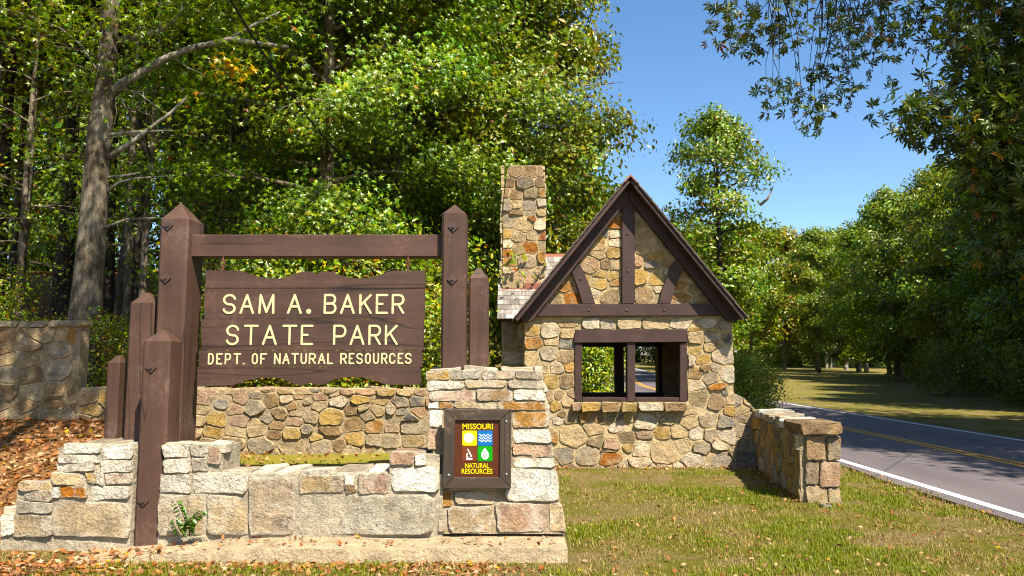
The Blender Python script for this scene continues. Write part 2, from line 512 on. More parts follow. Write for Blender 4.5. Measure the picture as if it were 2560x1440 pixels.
def clip(poly, a, b, c):
    """keep a*x+b*y<=c"""
    out = []
    k = len(poly)
    for i in range(k):
        p, q = poly[i], poly[(i + 1) % k]
        dp = a * p[0] + b * p[1] - c; dq = a * q[0] + b * q[1] - c
        if dp <= 0: out.append(p)
        if (dp < 0 < dq) or (dq < 0 < dp):
            t = dp / (dp - dq)
            out.append((p[0] + (q[0] - p[0]) * t, p[1] + (q[1] - p[1]) * t))
    return out
def area(poly):
    s = 0
    for i in range(len(poly)):
        p, q = poly[i], poly[(i + 1) % len(poly)]
        s += p[0] * q[1] - q[0] * p[1]
    return s / 2
def cells(seeds, region, holes=()):
    """power diagram; seeds: (u, v, w, h, colour) with wanted width and height"""
    out = []
    S = [(s[0], s[1] * 1.25, (min(s[2], s[3] * 1.6) * 0.5) ** 2) for s in seeds]
    reg = [(p[0], p[1] * 1.25) for p in region]
    for i, a in enumerate(S):
        poly = list(reg)
        order = sorted((j for j in range(len(S)) if j != i), key=lambda j: (S[j][0] - a[0]) ** 2 + (S[j][1] - a[1]) ** 2)[:26]
        for j in order:
            b = S[j]
            A, B = 2 * (b[0] - a[0]), 2 * (b[1] - a[1])
            C = b[0] ** 2 + b[1] ** 2 - a[0] ** 2 - a[1] ** 2 + a[2] - b[2]
            poly = clip(poly, A, B, C)
            if len(poly) < 3: break
        for (hx0, hy0, hx1, hy1) in holes:
            if len(poly) < 3: break
            y0, y1 = hy0 * 1.25, hy1 * 1.25
            d = [(a[0] - hx1, (-1, 0, -hx1)), (hx0 - a[0], (1, 0, hx0)), (a[1] - y1, (0, -1, -y1)), (y0 - a[1], (0, 1, y0))]
            k = max(d, key=lambda q: q[0])
            poly = clip(poly, *k[1])
        if len(poly) >= 3:
            p2 = [(p[0], p[1] / 1.25) for p in poly]
            # hand placed stones keep to about their wanted size
            w, h = seeds[i][2], seeds[i][3]
            if seeds[i][5]:
                cx, cy = seeds[i][0], seeds[i][1]
                for (sx, sy) in ((1, 0), (-1, 0), (0, 1), (0, -1)):
                    lim = (w if sx else h) * 0.8
                    p2 = clip(p2, sx, sy, sx * cx + sy * cy + lim)
                    if len(p2) < 3: break
                for (sx, sy) in ((1, 1), (-1, 1), (1, -1), (-1, -1)):
                    if len(p2) < 3: break
                    ex, ey = sx / (w * 0.5), sy / (h * 0.5)
                    p2 = clip(p2, ex, ey, ex * cx + ey * cy + 2.35)
            if len(p2) >= 3 and abs(area(p2)) > 0.0006: out.append((p2, seeds[i][4]))
    return out
RS = random.Random(11)
def resample(poly, n):
    L = [math.dist(poly[i], poly[(i + 1) % len(poly)]) for i in range(len(poly))]
    T = sum(L); out = []; k = 0; acc = 0
    for i in range(n):
        t = T * i / n
        while acc + L[k] < t and k < len(L) - 1: acc += L[k]; k += 1
        f = (t - acc) / max(L[k], 1e-9)
        p, q = poly[k], poly[(k + 1) % len(poly)]
        out.append((p[0] + (q[0] - p[0]) * f, p[1] + (q[1] - p[1]) * f))
    return out
def stone(poly, pl, col, parent, m='stone', gap=0.012, proud=0.03, n=16, jit=0.075, round_=True, name='stone', deep=0.05, rc=0.05, smear=1.0):
    if area(poly) < 0: poly = poly[::-1]
    cx = sum(p[0] for p in poly) / len(poly); cy = sum(p[1] for p in poly) / len(poly)
    if round_:
        q = []
        for i in range(len(poly)):
            p0, p1 = poly[i], poly[(i + 1) % len(poly)]
            q.append((p0[0] * (1-rc) + p1[0] * rc, p0[1] * (1-rc) + p1[1] * rc))
            q.append((p0[0] * rc + p1[0] * (1-rc), p0[1] * rc + p1[1] * (1-rc)))
        poly = q
    poly = resample(poly, n)
    sz = math.sqrt(abs(area(poly)))
    def ins(p, g, s):
        d = math.dist(p, (cx, cy)) or 1e-6
        k = max(0.15, 1 - g / d) * s
        return (cx + (p[0] - cx) * k, cy + (p[1] - cy) * k)
    jr = [1 + RS.uniform(-jit, jit * 0.4) for _ in poly]
    o = [ins(p, gap, j) for p, j in zip(poly, jr)]
    tilt = (RS.uniform(-.1, .1), RS.uniform(-.12, .06))
    def hh(p, base): return base + (p[0] - cx) * tilt[0] + (p[1] - cy) * tilt[1]
    r1 = [ins(p, 0.004, 0.992) for p in o]
    r2 = [ins(p, RS.uniform(.015, .075) * sz + .002, 1.0) for p in o]
    V = [pl.p3(p, -deep) for p in o]
    V += [pl.p3(p, hh(p, proud * 0.62) + RS.uniform(-.2, .2) * proud) for p in r1]
    V += [pl.p3(p, hh(p, proud * 1.0) + RS.uniform(-.3, .3) * proud) for p in r2]
    V.append(pl.p3((cx + RS.uniform(-.1, .1) * sz, cy + RS.uniform(-.1, .1) * sz), proud * RS.uniform(0.85, 1.1)))
    f = []
    for r in range(2):
        for i in range(n):
            k = (i + 1) % n
            f.append((r * n + i, r * n + k, (r + 1) * n + k, (r + 1) * n + i))
    for i in range(n): f.append((2 * n + i, 2 * n + (i + 1) % n, 3 * n))
    ob = mesh_obj(name, V, f, M[m], parent, False)
    ob.data.polygons.foreach_set('use_smooth', [False] * n + [True] * (2 * n))
    ob.data.edges.foreach_set('use_edge_sharp', [(max(e.vertices) < 3 * n and min(e.vertices) >= n and (max(e.vertices) < 2 * n or min(e.vertices) >= 2 * n)) for e in ob.data.edges])
    at_ = ob.data.attributes.new('edge', 'FLOAT', 'POINT')
    at_.data.foreach_set('value', [1.0 * smear] * (2 * n) + [0.8 * smear] * n + [0.0])
    c = PAL[col] if isinstance(col, str) else col
    if m == 'stone_pale': c = {'w': (.66, .60, .50), 'T': (.37, .28, .17), 'g': (.34, .29, .22)}.get(col, c) if isinstance(col, str) else c
    bl = .10 if m == 'stone' else .04
    c = tuple(x * (1 - bl) + y * bl for x, y in zip(c, (.42, .325, .20)))
    s = RS.uniform(0.82, 1.18); hshift = RS.uniform(-.05, .05)
    ob.color = (c[0] * s * (1 + hshift), c[1] * s, c[2] * s * (1 - hshift), 1)
    return ob
def fill_seeds(region, w, h, hand, cols, rs, holes=()):
    """random rubble in rough courses, leaving room for the hand placed stones"""
    us = [p[0] for p in region]; vs = [p[1] for p in region]
    out = []
    v = min(vs) + h * 0.5
    while v < max(vs):
        hh = h * rs.uniform(.8, 1.25)
        u = min(us) + w * rs.uniform(0, .6)
        while u < max(us):
            ww = w * rs.uniform(.6, 1.75)
            c = (u + ww * .5, v + rs.uniform(-.15, .15) * h)
            ok = True
            for s in hand:
                if abs(c[0] - s[0]) < (s[2] * .5 + ww * .33) and abs(c[1] - s[1]) < (s[3] * .5 + hh * .33): ok = False; break
            if ok and holes:
                for (a, b, cc, d) in holes:
                    if a < c[0] < cc and b < c[1] < d: ok = False
            if ok: out.append((c[0], c[1], ww * .8, hh * .8, rs.choice(cols), 0))
            u += ww
        v += hh
    return out
def hand_px(lst, pl, sx, ox, oy):
    """stones measured in an enlarged crop: (cx, cy, w, h, colour)"""
    out = []
    for (cx, cy, w, h, c) in lst:
        x, y = ox + cx / sx, oy + cy / sx
        u, v = pl.px(x, y)
        u0, v0 = pl.px(x - w / sx / 2, y + h / sx / 2); u1, v1 = pl.px(x + w / sx / 2, y - h / sx / 2)
        out.append((u, v, abs(u1 - u0), abs(v1 - v0), c, 1))
    return out
def rubble(region, pl, hand, w, h, cols, parent, m='stone', gap=0.013, proud=0.03, holes=(), skip=None, seed=1, **kw):
    rs = random.Random(seed)
    seeds = list(hand) + fill_seeds(region, w, h, hand, cols, rs, holes)
    k = 0
    for poly, c in cells(seeds, region, holes):
        if skip and skip(poly): continue
        stone(poly, pl, c, parent, m, gap * .2, proud * (rs.uniform(.7, 1.25) if rs.random() < .28 else rs.uniform(.05, .5)), **kw); k += 1
    return k
def rect_px(pl, x0, y0, x1, y1, j=0.0):
    """four corners in the photo -> polygon on the plane"""
    q = [(x0, y1), (x1, y1), (x1, y0), (x0, y0)]
    return [pl.px(a + RS.uniform(-j, j), b + RS.uniform(-j, j)) for a, b in q]

# ================================================================== stone planter with the tall pillar
YF = 6.40                                   # front face
planter = thing('stone_planter', 'low pale stone planter wall of big blocks with a tall pillar, below the brown sign', 'stone planter', (-1.6, YF, 0))
def child_core(mb, name, m, parent):
    o = mb.build(name, m, None)
    o.parent = parent
    o.matrix_parent_inverse = parent.matrix_world.inverted() if parent.matrix_world != Matrix() else Matrix.Translation(-parent.location)
    return o
_orig_mesh_obj = mesh_obj
def mesh_obj(name, verts, faces, m, parent=None, smooth_shade=False):
    """verts are always in world space: undo the location of the thing at the top"""
    off = Vector((0, 0, 0)); p = parent
    while p is not None: off += p.location; p = p.parent
    return _orig_mesh_obj(name, [Vector(v) - off for v in verts], faces, m, parent, smooth_shade)
FP = Plane((0, YF, 0), (1, 0, 0), (0, 0, 1))
# battered pillar front: leans back
p0 = at(1240, 1335, YF); p1 = at(1240, 925, YF + 0.22)
PP = Plane((0, YF, p0.z), (1, 0, 0), (0, p1.y - p0.y, p1.z - p0.z))
def corner(pl, px, py): return pl.p3(pl.px(px, py), -0.004)
# mortar body of the pillar
mb = MB()
fr = [corner(PP, 1097, 1335), corner(PP, 1412, 1335), corner(PP, 1352, 930), corner(PP, 1068, 930)]
bk = [Vector((v.x, 7.32, v.z)) for v in fr]
mb.add(fr + bk, [(0, 1, 2, 3), (5, 4, 7, 6), (1, 5, 6, 2), (4, 0, 3, 7), (3, 2, 6, 7), (4, 5, 1, 0)])
pillar = mb.build('pillar', M['mortar_grey'], planter)
PB = [  # pillar blocks x0 y0 x1 y1 colour
 (1064,926,1122,952,'y'),(1122,924,1203,950,'g'),(1203,924,1290,950,'g'),(1290,924,1353,951,'g'),
 (1066,952,1160,975,'w'),(1160,950,1268,973,'t'),(1268,951,1356,974,'g'),
 (1067,975,1190,1004,'p'),(1190,973,1282,1004,'b'),(1282,974,1360,1004,'w'),
 (1068,1004,1100,1024,'w'),(1100,1004,1130,1024,'o'),(1130,1004,1244,1024,'t'),(1244,1004,1364,1028,'o'),
 (1069,1024,1108,1072,'w'),(1070,1072,1108,1130,'p'),
 (1278,1028,1366,1070,'o'),(1278,1070,1372,1110,'w'),(1278,1110,1330,1142,'p'),(1330,1110,1385,1143,'p'),
 (1278,1143,1388,1170,'w'),(1262,1170,1400,1255,'w'),
 (1100,1072,1150,1130,'t'),(1150,1024,1278,1110,'t'),(1108,1110,1278,1170,'w'),(1108,1170,1262,1226,'t'),
 (1098,1226,1134,1266,'o'),(1134,1226,1240,1262,'t'),(1098,1266,1118,1334,'g'),(1118,1262,1236,1335,'T'),
 (1240,1256,1370,1334,'p'),(1370,1256,1418,1332,'t')]
def slope_x(y): return 1353 + (1418 - 1353) * (y - 926) / (1332 - 926)
for (a, b, c, d, k) in PB:
    poly = rect_px(PP, a, b, c, d, 4)
    if c > slope_x(b) - 16:
        poly[1] = PP.px(slope_x(d), d); poly[2] = PP.px(slope_x(b), b)
    stone(poly, PP, k, pillar, 'stone_pale', 0.002, 0.012, 22, 0.05, rc=.06, smear=1.04)
# stones on the pillar's top and its left cheek above the low wall
TOPP = Plane((0, 7.3, fr[2].z + 0.0), (1, 0, 0), (0, -1, 0.0001))
TOPP.u = Vector((1, 0, 0)); TOPP.v = Vector((0, 1, 0)); TOPP.n = Vector((0, 0, 1)); TOPP.o = Vector((0, 0, fr[2].z + 0.012))
xs = [fr[3].x, -0.45, -0.12, fr[2].x]
for i in range(3):
    for (ya, yb) in ((6.62, 6.95), (6.95, 7.3)):
        stone([(xs[i], ya), (xs[i + 1], ya), (xs[i + 1], yb), (xs[i], yb)], TOPP, RS.choice('gwt'), pillar, 'stone_pale', 0.008, 0.02, 12, 0.05)
RCH = Plane((0, 0, 0), (0, 1, 0), (0, 0, 1)); RCH.o = Vector((0, 0, 0))
# right cheek (leans with the pillar's edge)
e0, e1 = fr[1], fr[2]
RCH.o = Vector((e0.x, 0, e0.z)); RCH.u = Vector((0, 1, 0)); RCH.v = (Vector((e1.x - e0.x, 0, e1.z - e0.z))).normalized(); RCH.n = RCH.u.cross(RCH.v).normalized()
rubble([(6.5, 0.02), (7.3, 0.02), (7.3, 1.42), (6.6, 1.42)], RCH, [], 0.3, 0.16, 'wtgpb', pillar, 'stone_pale', 0.01, 0.02, seed=4)
# left half: low wall in steps
zt = FP.px(500, 1183)[1]
def fz(py): return FP.px(700, py)[1]
def fxw(px): return FP.px(px, 1250)[0]
mb = MB()
BK = 6.86
ZB = -0.05
mb.box((fxw(398), YF + 0.005, ZB), (fr[0].x + 0.03, BK, fz(1186)))              # long low wall
mb.box((fxw(405), YF + 0.006, fz(1190)), (fxw(553), BK - .05, fz(1118)))        # raised bit right of the front post
mb.box((fxw(972), YF + 0.007, fz(1190)), (fxw(1098), BK - .02, fz(1138)))       # raised bit by the pillar
mb.box((fxw(138), YF + 0.005, ZB), (fxw(330), BK + .3, fz(1120)))              # tall end left of the front post
mb.box((fxw(40), YF + 0.008, ZB), (fxw(140), BK + .3, fz(1222)))
mb.box((fxw(6), YF + 0.01, ZB), (fxw(45), BK + .3, fz(1288)))
# sides of the planter running back to the rear wall
mb.box((fxw(140), BK + .29, ZB), (fxw(200), 9.42, .5))
front_wall = mb.build('front_wall', M['mortar_pale'], planter)
FB = [
 (0,1282,40,1342,'w'),(26,1284,132,1342,'T'),(36,1254,134,1284,'g'),(54,1226,136,1256,'g'),(52,1206,134,1228,'t'),
 (156,1112,252,1133,'w'),(252,1112,336,1146,'w'),(146,1133,252,1156,'w'),(252,1146,335,1180,'w'),(140,1156,240,1180,'w'),(240,1180,262,1212,'w'),
 (132,1180,215,1212,'t'),(215,1180,240,1212,'y'),(262,1180,332,1212,'p'),(146,1212,220,1248,'O'),(220,1212,332,1250,'w'),(130,1250,330,1342,'T'),(130,1212,148,1250,'w'),
 (403,1110,474,1144,'w'),(474,1110,512,1144,'g'),(518,1114,556,1158,'p'),(403,1144,480,1182,'w'),(480,1144,520,1182,'g'),
 (398,1184,480,1232,'w'),(480,1184,622,1238,'w'),(396,1234,520,1340,'T'),(520,1238,622,1340,'T'),
 (622,1186,742,1336,(.31,.235,.155)),(746,1182,862,1232,'t'),(862,1186,892,1210,'w'),(862,1210,890,1232,'b'),(892,1184,972,1232,'p'),
 (742,1234,1094,1336,(.33,.28,.2)),(972,1130,1036,1166,'p'),(1036,1134,1068,1166,'w'),(972,1166,1098,1230,'w')]
for (a, b, c, d, k) in FB:
    stone(rect_px(FP, a, b, c, d, 5), FP, k, front_wall, 'stone_pale', 0.002, 0.012, 24, 0.04, rc=.05, smear=1.04)
# flat slabs lying on top of the low walls
def slabs(x0, x1, y0, y1, z, n, parent, cols, m='stone_pale'):
    pl = Plane((0, 0, z), (1, 0, 0), (0, 1, 0))
    xs = [x0]
    for i in range(n - 1): xs.append(x0 + (x1 - x0) * (i + 1 + RS.uniform(-.25, .25)) / n)
    xs.append(x1)
    for i in range(n):
        s = RS.uniform(-.06, .06)
        stone([(xs[i], y0), (xs[i + 1] + s, y0), (xs[i + 1] - s, y1), (xs[i], y1)], pl, RS.choice(cols), parent, m, 0.006, 0.016, 12, 0.03)
slabs(fxw(545), fxw(972), YF - .01, BK, fz(1186) + 0.004, 6, front_wall, 'wwwg')
slabs(fxw(402), fxw(556), YF - .01, BK - .05, fz(1118) + 0.004, 2, front_wall, 'w')
slabs(fxw(150), fxw(330), YF - .01, BK + .28, fz(1120) + 0.004, 2, front_wall, 'wg')
slabs(fxw(52), fxw(140), YF, BK + .28, fz(1222) + 0.004, 1, front_wall, 'g')
slabs(fxw(8), fxw(50), YF, BK + .28, fz(1288) + 0.004, 1, front_wall, 'w')
slabs(fxw(972), fxw(1066), YF, BK, fz(1138) + 0.004, 1, front_wall, 'p')
# footing ledge: irregular concrete strip
lx0, lx1 = -3.75, at(1419, 1390, 6.06).x
mb = MB()
nL = 40
top_z = 0.105
va, vb, vc = [], [], []
for i in range(nL + 1):
    x = lx0 + (lx1 - lx0) * i / nL
    w = float(vnoise(x * 2.1, 3.3)) - .5
    yF = 6.05 + 0.04 * w
    fade = min(1, max(0, (x - lx0) / 1.6))
    zt_ = -0.02 + (top_z + 0.02 + 0.012 * w) * fade
    va.append((x, yF - 0.03, -0.1)); vb.append((x, yF, zt_)); vc.append((x, YF + 0.1, zt_ + 0.012))
n1 = nL + 1
fl = []
for i in range(nL):
    fl += [(i, i + 1, n1 + i + 1, n1 + i), (n1 + i, n1 + i + 1, 2 * n1 + i + 1, 2 * n1 + i)]
V_ = va + vb + vc
k = len(V_)
V_ += [(lx1, YF + .1, -0.1)]
fl.append((nL, k, 2 * n1 + nL, n1 + nL))
ledge = mesh_obj('footing_ledge', V_, fl, M['concrete'], planter)
# mossy soil inside
def mat_moss():
    m, nt, b = mat('moss_and_soil'); g = NG(nt); p = g.pos()
    n = g.noise(p, 5, 5, 0.7); n2 = g.noise(p, 40, 5, 0.8)
    c = g.ramp(n, [(0.3, (0.17, 0.19, 0.012)), (0.52, (0.32, 0.26, 0.018)), (0.66, (0.36, 0.24, 0.06))])
    c = g.mix(1.0, c, g.ramp(n2, [(0.3, 0.5), (0.65, 1.3)]), 'MULTIPLY')
    g.l(c, b.inputs['Base Color']); b.inputs['Roughness'].default_value = 1.0
    g.bump(n2, 1.0, 0.03, b)
    return m
M['moss'] = mat_moss()
sx_ = np.linspace(-4.3, -0.3, 60); sy_ = np.linspace(6.8, 9.5, 30)
SX, SY = np.meshgrid(sx_, sy_)
SZ = 0.44 + 0.04 * (vnoise(SX * 3, SY * 3) - .5) - 0.03 * smooth(-0.9, -0.5, SX)
V = np.stack([SX.ravel(), SY.ravel(), SZ.ravel()], 1) - np.array(planter.location)
ii, jj = np.meshgrid(np.arange(29), np.arange(59), indexing='ij'); a = (ii * 60 + jj).ravel()
moss = link(bpy.data.objects.new('moss', np_mesh('moss', V, np.stack([a, a + 1, a + 61, a + 60], 1), M['moss'], smooth_shade=True)), planter)
moss['kind'] = 'stuff'

# ================================================================== long back wall with the higher left end
YB = 9.4
back = thing('stone_wall', 'long rubble stone wall behind the sign, stepping up at the shaded left end', 'stone wall', (-3.4, YB, 0.5))
BP = Plane((0, YB, 0), (1, 0, 0), (0, 0, 1))
bz = BP.px(800, 972)[1]; hz = BP.px(100, 800)[1]
xL, xS, xR = -8.2, BP.px(203, 880)[0], BP.px(1075, 1000)[0]
mb = MB()
mb.box((xL, YB + .006, -.2), (xS - .02, YB + .2, hz - .02)); mb.box((xS - .01, YB + .008, -.2), (xR, YB + .48, bz - .02))
core = mb.build('wall_core', M['mortar_grey'], back)
HB = [(770,290,110,40,'t'),(930,300,180,60,'t'),(1090,300,110,40,'p'),(1250,295,130,35,'s'),(1390,295,140,60,'t'),(1540,305,140,60,'p'),(1720,310,200,55,'p'),(1950,315,200,60,'y'),(2140,320,180,60,'t'),(2280,325,80,60,'p'),
 (640,350,100,50,'g'),(620,460,160,130,'g'),(790,390,140,130,'b'),(940,390,110,60,'w'),(1080,355,140,50,'p'),(1280,370,150,60,'p'),(1460,415,150,110,'w'),(1430,350,80,40,'t'),(1680,400,230,70,'y'),(1880,420,140,45,'y'),(2090,420,140,90,'s'),(2250,410,140,80,'s'),(1990,480,70,90,'w'),(300,440,110,70,'s'),(1000,460,70,70,'b'),(1150,420,60,40,'g'),(1280,460,140,80,'t'),(880,540,130,90,'b'),(1040,540,100,50,'g'),(1190,560,130,150,'g'),(1400,570,250,170,'y'),(1600,500,110,90,'b'),(1710,480,100,60,'t'),(1850,500,130,90,'t'),(1750,550,130,90,'g'),(2110,515,120,50,'s'),(2270,520,120,80,'p'),(760,590,100,70,'g'),(1020,610,150,80,'p'),(1390,690,190,90,'b'),(1620,640,190,150,'b'),(1820,670,150,120,'o'),(2190,580,130,80,'d'),(2000,690,150,60,'p'),(2200,670,220,120,'g'),(1150,690,90,70,'s'),(840,650,130,100,'b'),(830,740,110,70,'b'),(1000,720,150,130,'y'),(660,680,180,150,'t'),(690,860,250,130,'g'),(1000,880,320,110,'t'),(1290,870,190,150,'g'),(1250,780,100,60,'y'),(1640,790,180,110,'y'),(1480,850,100,90,'b'),(1820,800,140,110,'g'),(2000,800,180,110,'g'),(2190,800,200,100,'t'),(1590,900,150,80,'t'),(1780,920,220,90,'t')]
hand = hand_px(HB, BP, 4.0, 480, 900)
rubble([(xS, 0.2), (xR, 0.2), (xR, bz), (xS, bz)], BP, hand, 0.21, 0.14, 'tgbtpy', core, 'stone', 0.02, 0.03, seed=21)
rubble([(xL, 0.62), (xS, 0.62), (xS, hz - .09), (xL, hz - .09)], BP, hand_px([(700,240,90,170,'o'),(430,200,250,150,'t'),(610,230,100,170,'t'),(600,380,150,110,'g'),(580,580,190,130,'g'),(300,320,170,100,'g')], BP, 4.0, 0, 780), 0.24, 0.16, 'tgbbt', core, 'stone', 0.012, 0.025, seed=22)
# coping slabs
def coping(x0, x1, y0, y1, z, th, n, parent, cols, m='stone'):
    xs = [x0] + [x0 + (x1 - x0) * (i + 1 + RS.uniform(-.2, .2)) / n for i in range(n - 1)] + [x1]
    for i in range(n):
        pl = Plane((0, y0, 0), (1, 0, 0), (0, 0, 1))
        zz = z + RS.uniform(-.015, .01)
        stone([(xs[i], zz - th), (xs[i + 1], zz - th), (xs[i + 1], zz), (xs[i], zz)], pl, RS.choice(cols), parent, m, 0.005, 0.05, 14, 0.04, deep=y1 - y0)
coping(xL, xS + .02, YB - .0, YB + .2, hz, 0.09, 7, core, 'gtg')
pl_ = Plane((0, 0, bz - .015), (1, 0, 0), (0, 1, 0))
slabs(xS, xR, YB - .01, YB + .48, bz - .012, 12, core, 'tgpt', 'stone')
# ================================================================== sign frame: posts and beam
YS = 6.72
sframe = thing('sign_frame', 'dark brown timber frame of pointed posts and a beam that carries the park sign', 'sign frame', (-1.9, YS, 0))
def post(x0, x1, y0, y1, z0, zs, za, ridge=False, ch=0.022):
    """square timber with cut corners and a pointed top"""
    xs = [(x0 + ch, y0), (x1 - ch, y0), (x1, y0 + ch), (x1, y1 - ch), (x1 - ch, y1), (x0 + ch, y1), (x0, y1 - ch), (x0, y0 + ch)]
    v = [(x, y, z0) for x, y in xs] + [(x, y, zs) for x, y in xs]
    cx, cy = (x0 + x1) / 2, (y0 + y1) / 2
    f = [(i, (i + 1) % 8, 8 + (i + 1) % 8, 8 + i) for i in range(8)]
    if not ridge:
        w = 0.018
        v += [(cx - w, cy - w, za), (cx + w, cy - w, za), (cx + w, cy + w, za), (cx - w, cy + w, za)]
        f += [(8, 9, 17, 16), (9, 10, 17), (10, 11, 18, 17), (11, 12, 18), (12, 13, 19, 18), (13, 14, 19), (14, 15, 16, 19), (15, 8, 16), (16, 17, 18, 19)]
    else:
        d = (y1 - y0) / 2 - (x1 - x0) / 2
        v += [(cx, cy - d, za), (cx, cy + d, za - .02)]
        f += [(8, 9, 16), (9, 10, 16), (10, 11, 17, 16), (11, 12, 17), (12, 13, 17), (13, 14, 17), (14, 15, 16, 17), (15, 8, 16)]
    return mesh_obj('post', v, f, M['post_wood'], sframe)
def bolt(x, y, z, parent, s=0.048, m='iron'):
    mb = MB()
    d = s
    P = [(x - d, y, z), (x, y, z - d), (x + d, y, z), (x, y, z + d)]
    mb.prism([Vector((a, y - .014, c)) for a, _, c in P], (0, 0.02, 0))
    k = [(x + .016 * math.cos(t), y - .026, z + .016 * math.sin(t)) for t in [i * math.pi / 4 + .3 for i in range(8)]]
    mb.prism([Vector(q) for q in k], (0, 0.03, 0))
    return mb.build('bolt_plate', M[m], parent)
def X_(px, py, Y): return at(px, py, Y).x
def Z_(px, py, Y): return at(px, py, Y).z
# tall post on the left
tl = post(X_(393, 700, YS), X_(461, 700, YS) + .012, YS, YS + .37, 0.1, Z_(430, 546, YS), Z_(440, 506, YS + .12), True)
bolt(X_(421, 563, YS), YS, Z_(421, 563, YS), tl); bolt(X_(415, 695, YS), YS, Z_(415, 695, YS), tl)
YP = 6.44
fp = post(X_(352, 1000, YP), X_(424, 1000, YP) - .01, YP - .02, YP + .25, -0.05, Z_(385, 853, YP), Z_(395, 826, YP + .12))
bolt(X_(379, 918, YP - .02), YP - .02, Z_(379, 918, YP - .02), fp); bolt(X_(359, 1252, YP - .02), YP - .02, Z_(359, 1252, YP - .02), fp)
YQ = 6.85
post(X_(316, 900, YQ), X_(379, 900, YQ), YQ, YQ + .22, 0.1, Z_(345, 757, YQ), Z_(355, 732, YQ + .11))
YR = 6.95
post(X_(261, 1000, YR), X_(293, 1000, YR), YR, YR + .22, 0.1, Z_(280, 907, YR), Z_(288, 889, YR + .11))
# right posts
tr = post(X_(1103, 700, YS), X_(1164, 700, YS), YS, YS + .37, 0.6, Z_(1134, 533, YS), Z_(1138, 511, YS + .11), True)
bolt(X_(1134, 567, YS), YS, Z_(1134, 567, YS), tr); bolt(X_(1131, 698, YS), YS, Z_(1131, 698, YS), tr)
YT = 6.98
post(X_(1170, 800, YT), X_(1221, 800, YT), YT, YT + .2, 1.0, Z_(1195, 695, YT), Z_(1197, 671, YT + .1))
# beam between, set back from the post faces
YBm = YS + .10
bx0, bx1 = X_(465, 610, YS + .1), X_(1104, 610, YS) + .0
mb = MB(); mb.box((bx0, YBm, Z_(700, 642, YBm)), (bx1, YBm + .17, Z_(700, 586, YBm)))
beam = mb.build('beam', M['plank_wood'], sframe, bevel=0.008)
# strap holding the short post to the tall one
mb = MB(); mb.box((X_(1164, 800, YS), YS + .16, Z_(1170, 745, YS)), (X_(1172, 800, YS), YS + .28, Z_(1170, 700, YS)))

# ================================================================== hanging sign board
YN = 6.80
board = thing('park_sign', 'brown wooden plank sign with cream letters for the state park, hanging from the beam', 'sign', (X_(780, 820, YN), YN, Z_(780, 820, YN)))
PLK = [(676, 719.5, 514, 1062.5), (720.5, 797, 511, 1061.5), (798, 875, 503, 1058.5), (876, 917, 497.5, 1055.5), (918, 962, 493, 1051.5)]
def curve_edge(x0, x1, top):
    """wavy outline of the first and the last board, in photo pixels, left to right"""
    if top:
        k = [(514, 676), (596, 676), (612, 680), (640, 690), (672, 696), (700, 696), (722, 691), (742, 683), (758, 679), (772, 678.5), (783, 681), (791, 687), (799, 680), (812, 678), (832, 680), (850, 687), (872, 694), (893, 696), (915, 695), (945, 689), (968, 680), (985, 676.5), (1062.5, 676.5)]
    else:
        k = [(493, 965), (580, 963), (600, 957), (620, 950), (645, 945.5), (675, 944), (700, 946), (720, 953), (735, 960), (748, 963), (760, 962), (772, 956), (783, 961), (800, 962), (817, 958), (835, 949), (858, 943.5), (880, 942.5), (905, 943.5), (930, 949), (950, 957), (968, 962), (1051.5, 962)]
    return k
planks = []
for i, (ya, yb, xa, xb) in enumerate(PLK):
    yo = [0.0, 0.004, 0.0, 0.003, 0.006][i]
    Yp = YN + yo
    if i == 0: pts = curve_edge(xa, xb, True) + [(xb, yb), (xa, yb)]
    elif i == 4: pts = curve_edge(xa, xb, False)[::-1] + [(xa, ya), (xb, ya)]
    else: pts = [(xa, ya), (xb, ya), (xb, yb), (xa, yb)]
    pts3 = [at(x, y, Yp) for x, y in pts]
    # triangulated by strips: split in convex columns
    bm = bmesh.new()
    vs = [bm.verts.new(p) for p in pts3]
    face = bm.faces.new(vs)
    r = bmesh.ops.extrude_face_region(bm, geom=[face])
    bmesh.ops.translate(bm, verts=[g for g in r['geom'] if isinstance(g, bmesh.types.BMVert)], vec=(0, 0.045, 0))
    bmesh.ops.recalc_face_normals(bm, faces=bm.faces)
    bmesh.ops.triangulate(bm, faces=bm.faces)
    V = [v.co.copy() for v in bm.verts]; bm.verts.index_update()
    f = [tuple(v.index for v in fa.verts) for fa in bm.faces]; bm.free()
    planks.append(mesh_obj('plank', V, f, M['plank_wood'], board))
# battens behind that hold the planks together
for px in (600, 960):
    mb = MB(); mb.box((X_(px - 12, 800, YN), YN + .053, Z_(px, 940, YN)), (X_(px + 12, 800, YN), YN + .09, Z_(px, 705, YN)))
    mb.build('batten', M['plank_wood'], board)
# eye bolts and hooks
for px in (557, 1020):
    mb = MB()
    x = X_(px, 660, YN + .02); y = YN + .022
    mb.tube([(x, y, Z_(px, 680, YN)), (x, y, Z_(px, 664, YN))], [.012, .012], 6)
    c = Z_(px, 657, YN)
    mb.tube([(x + .02 * math.cos(t), y, c + .028 * math.sin(t)) for t in [i * math.pi / 5 for i in range(11)]], [.007] * 11, 5, False)
    mb.tube([(x, y, Z_(px, 654, YN)), (x, y, Z_(px, 641, YN))], [.009, .009], 6)
    mb.build('hanger', M['rust'], board)
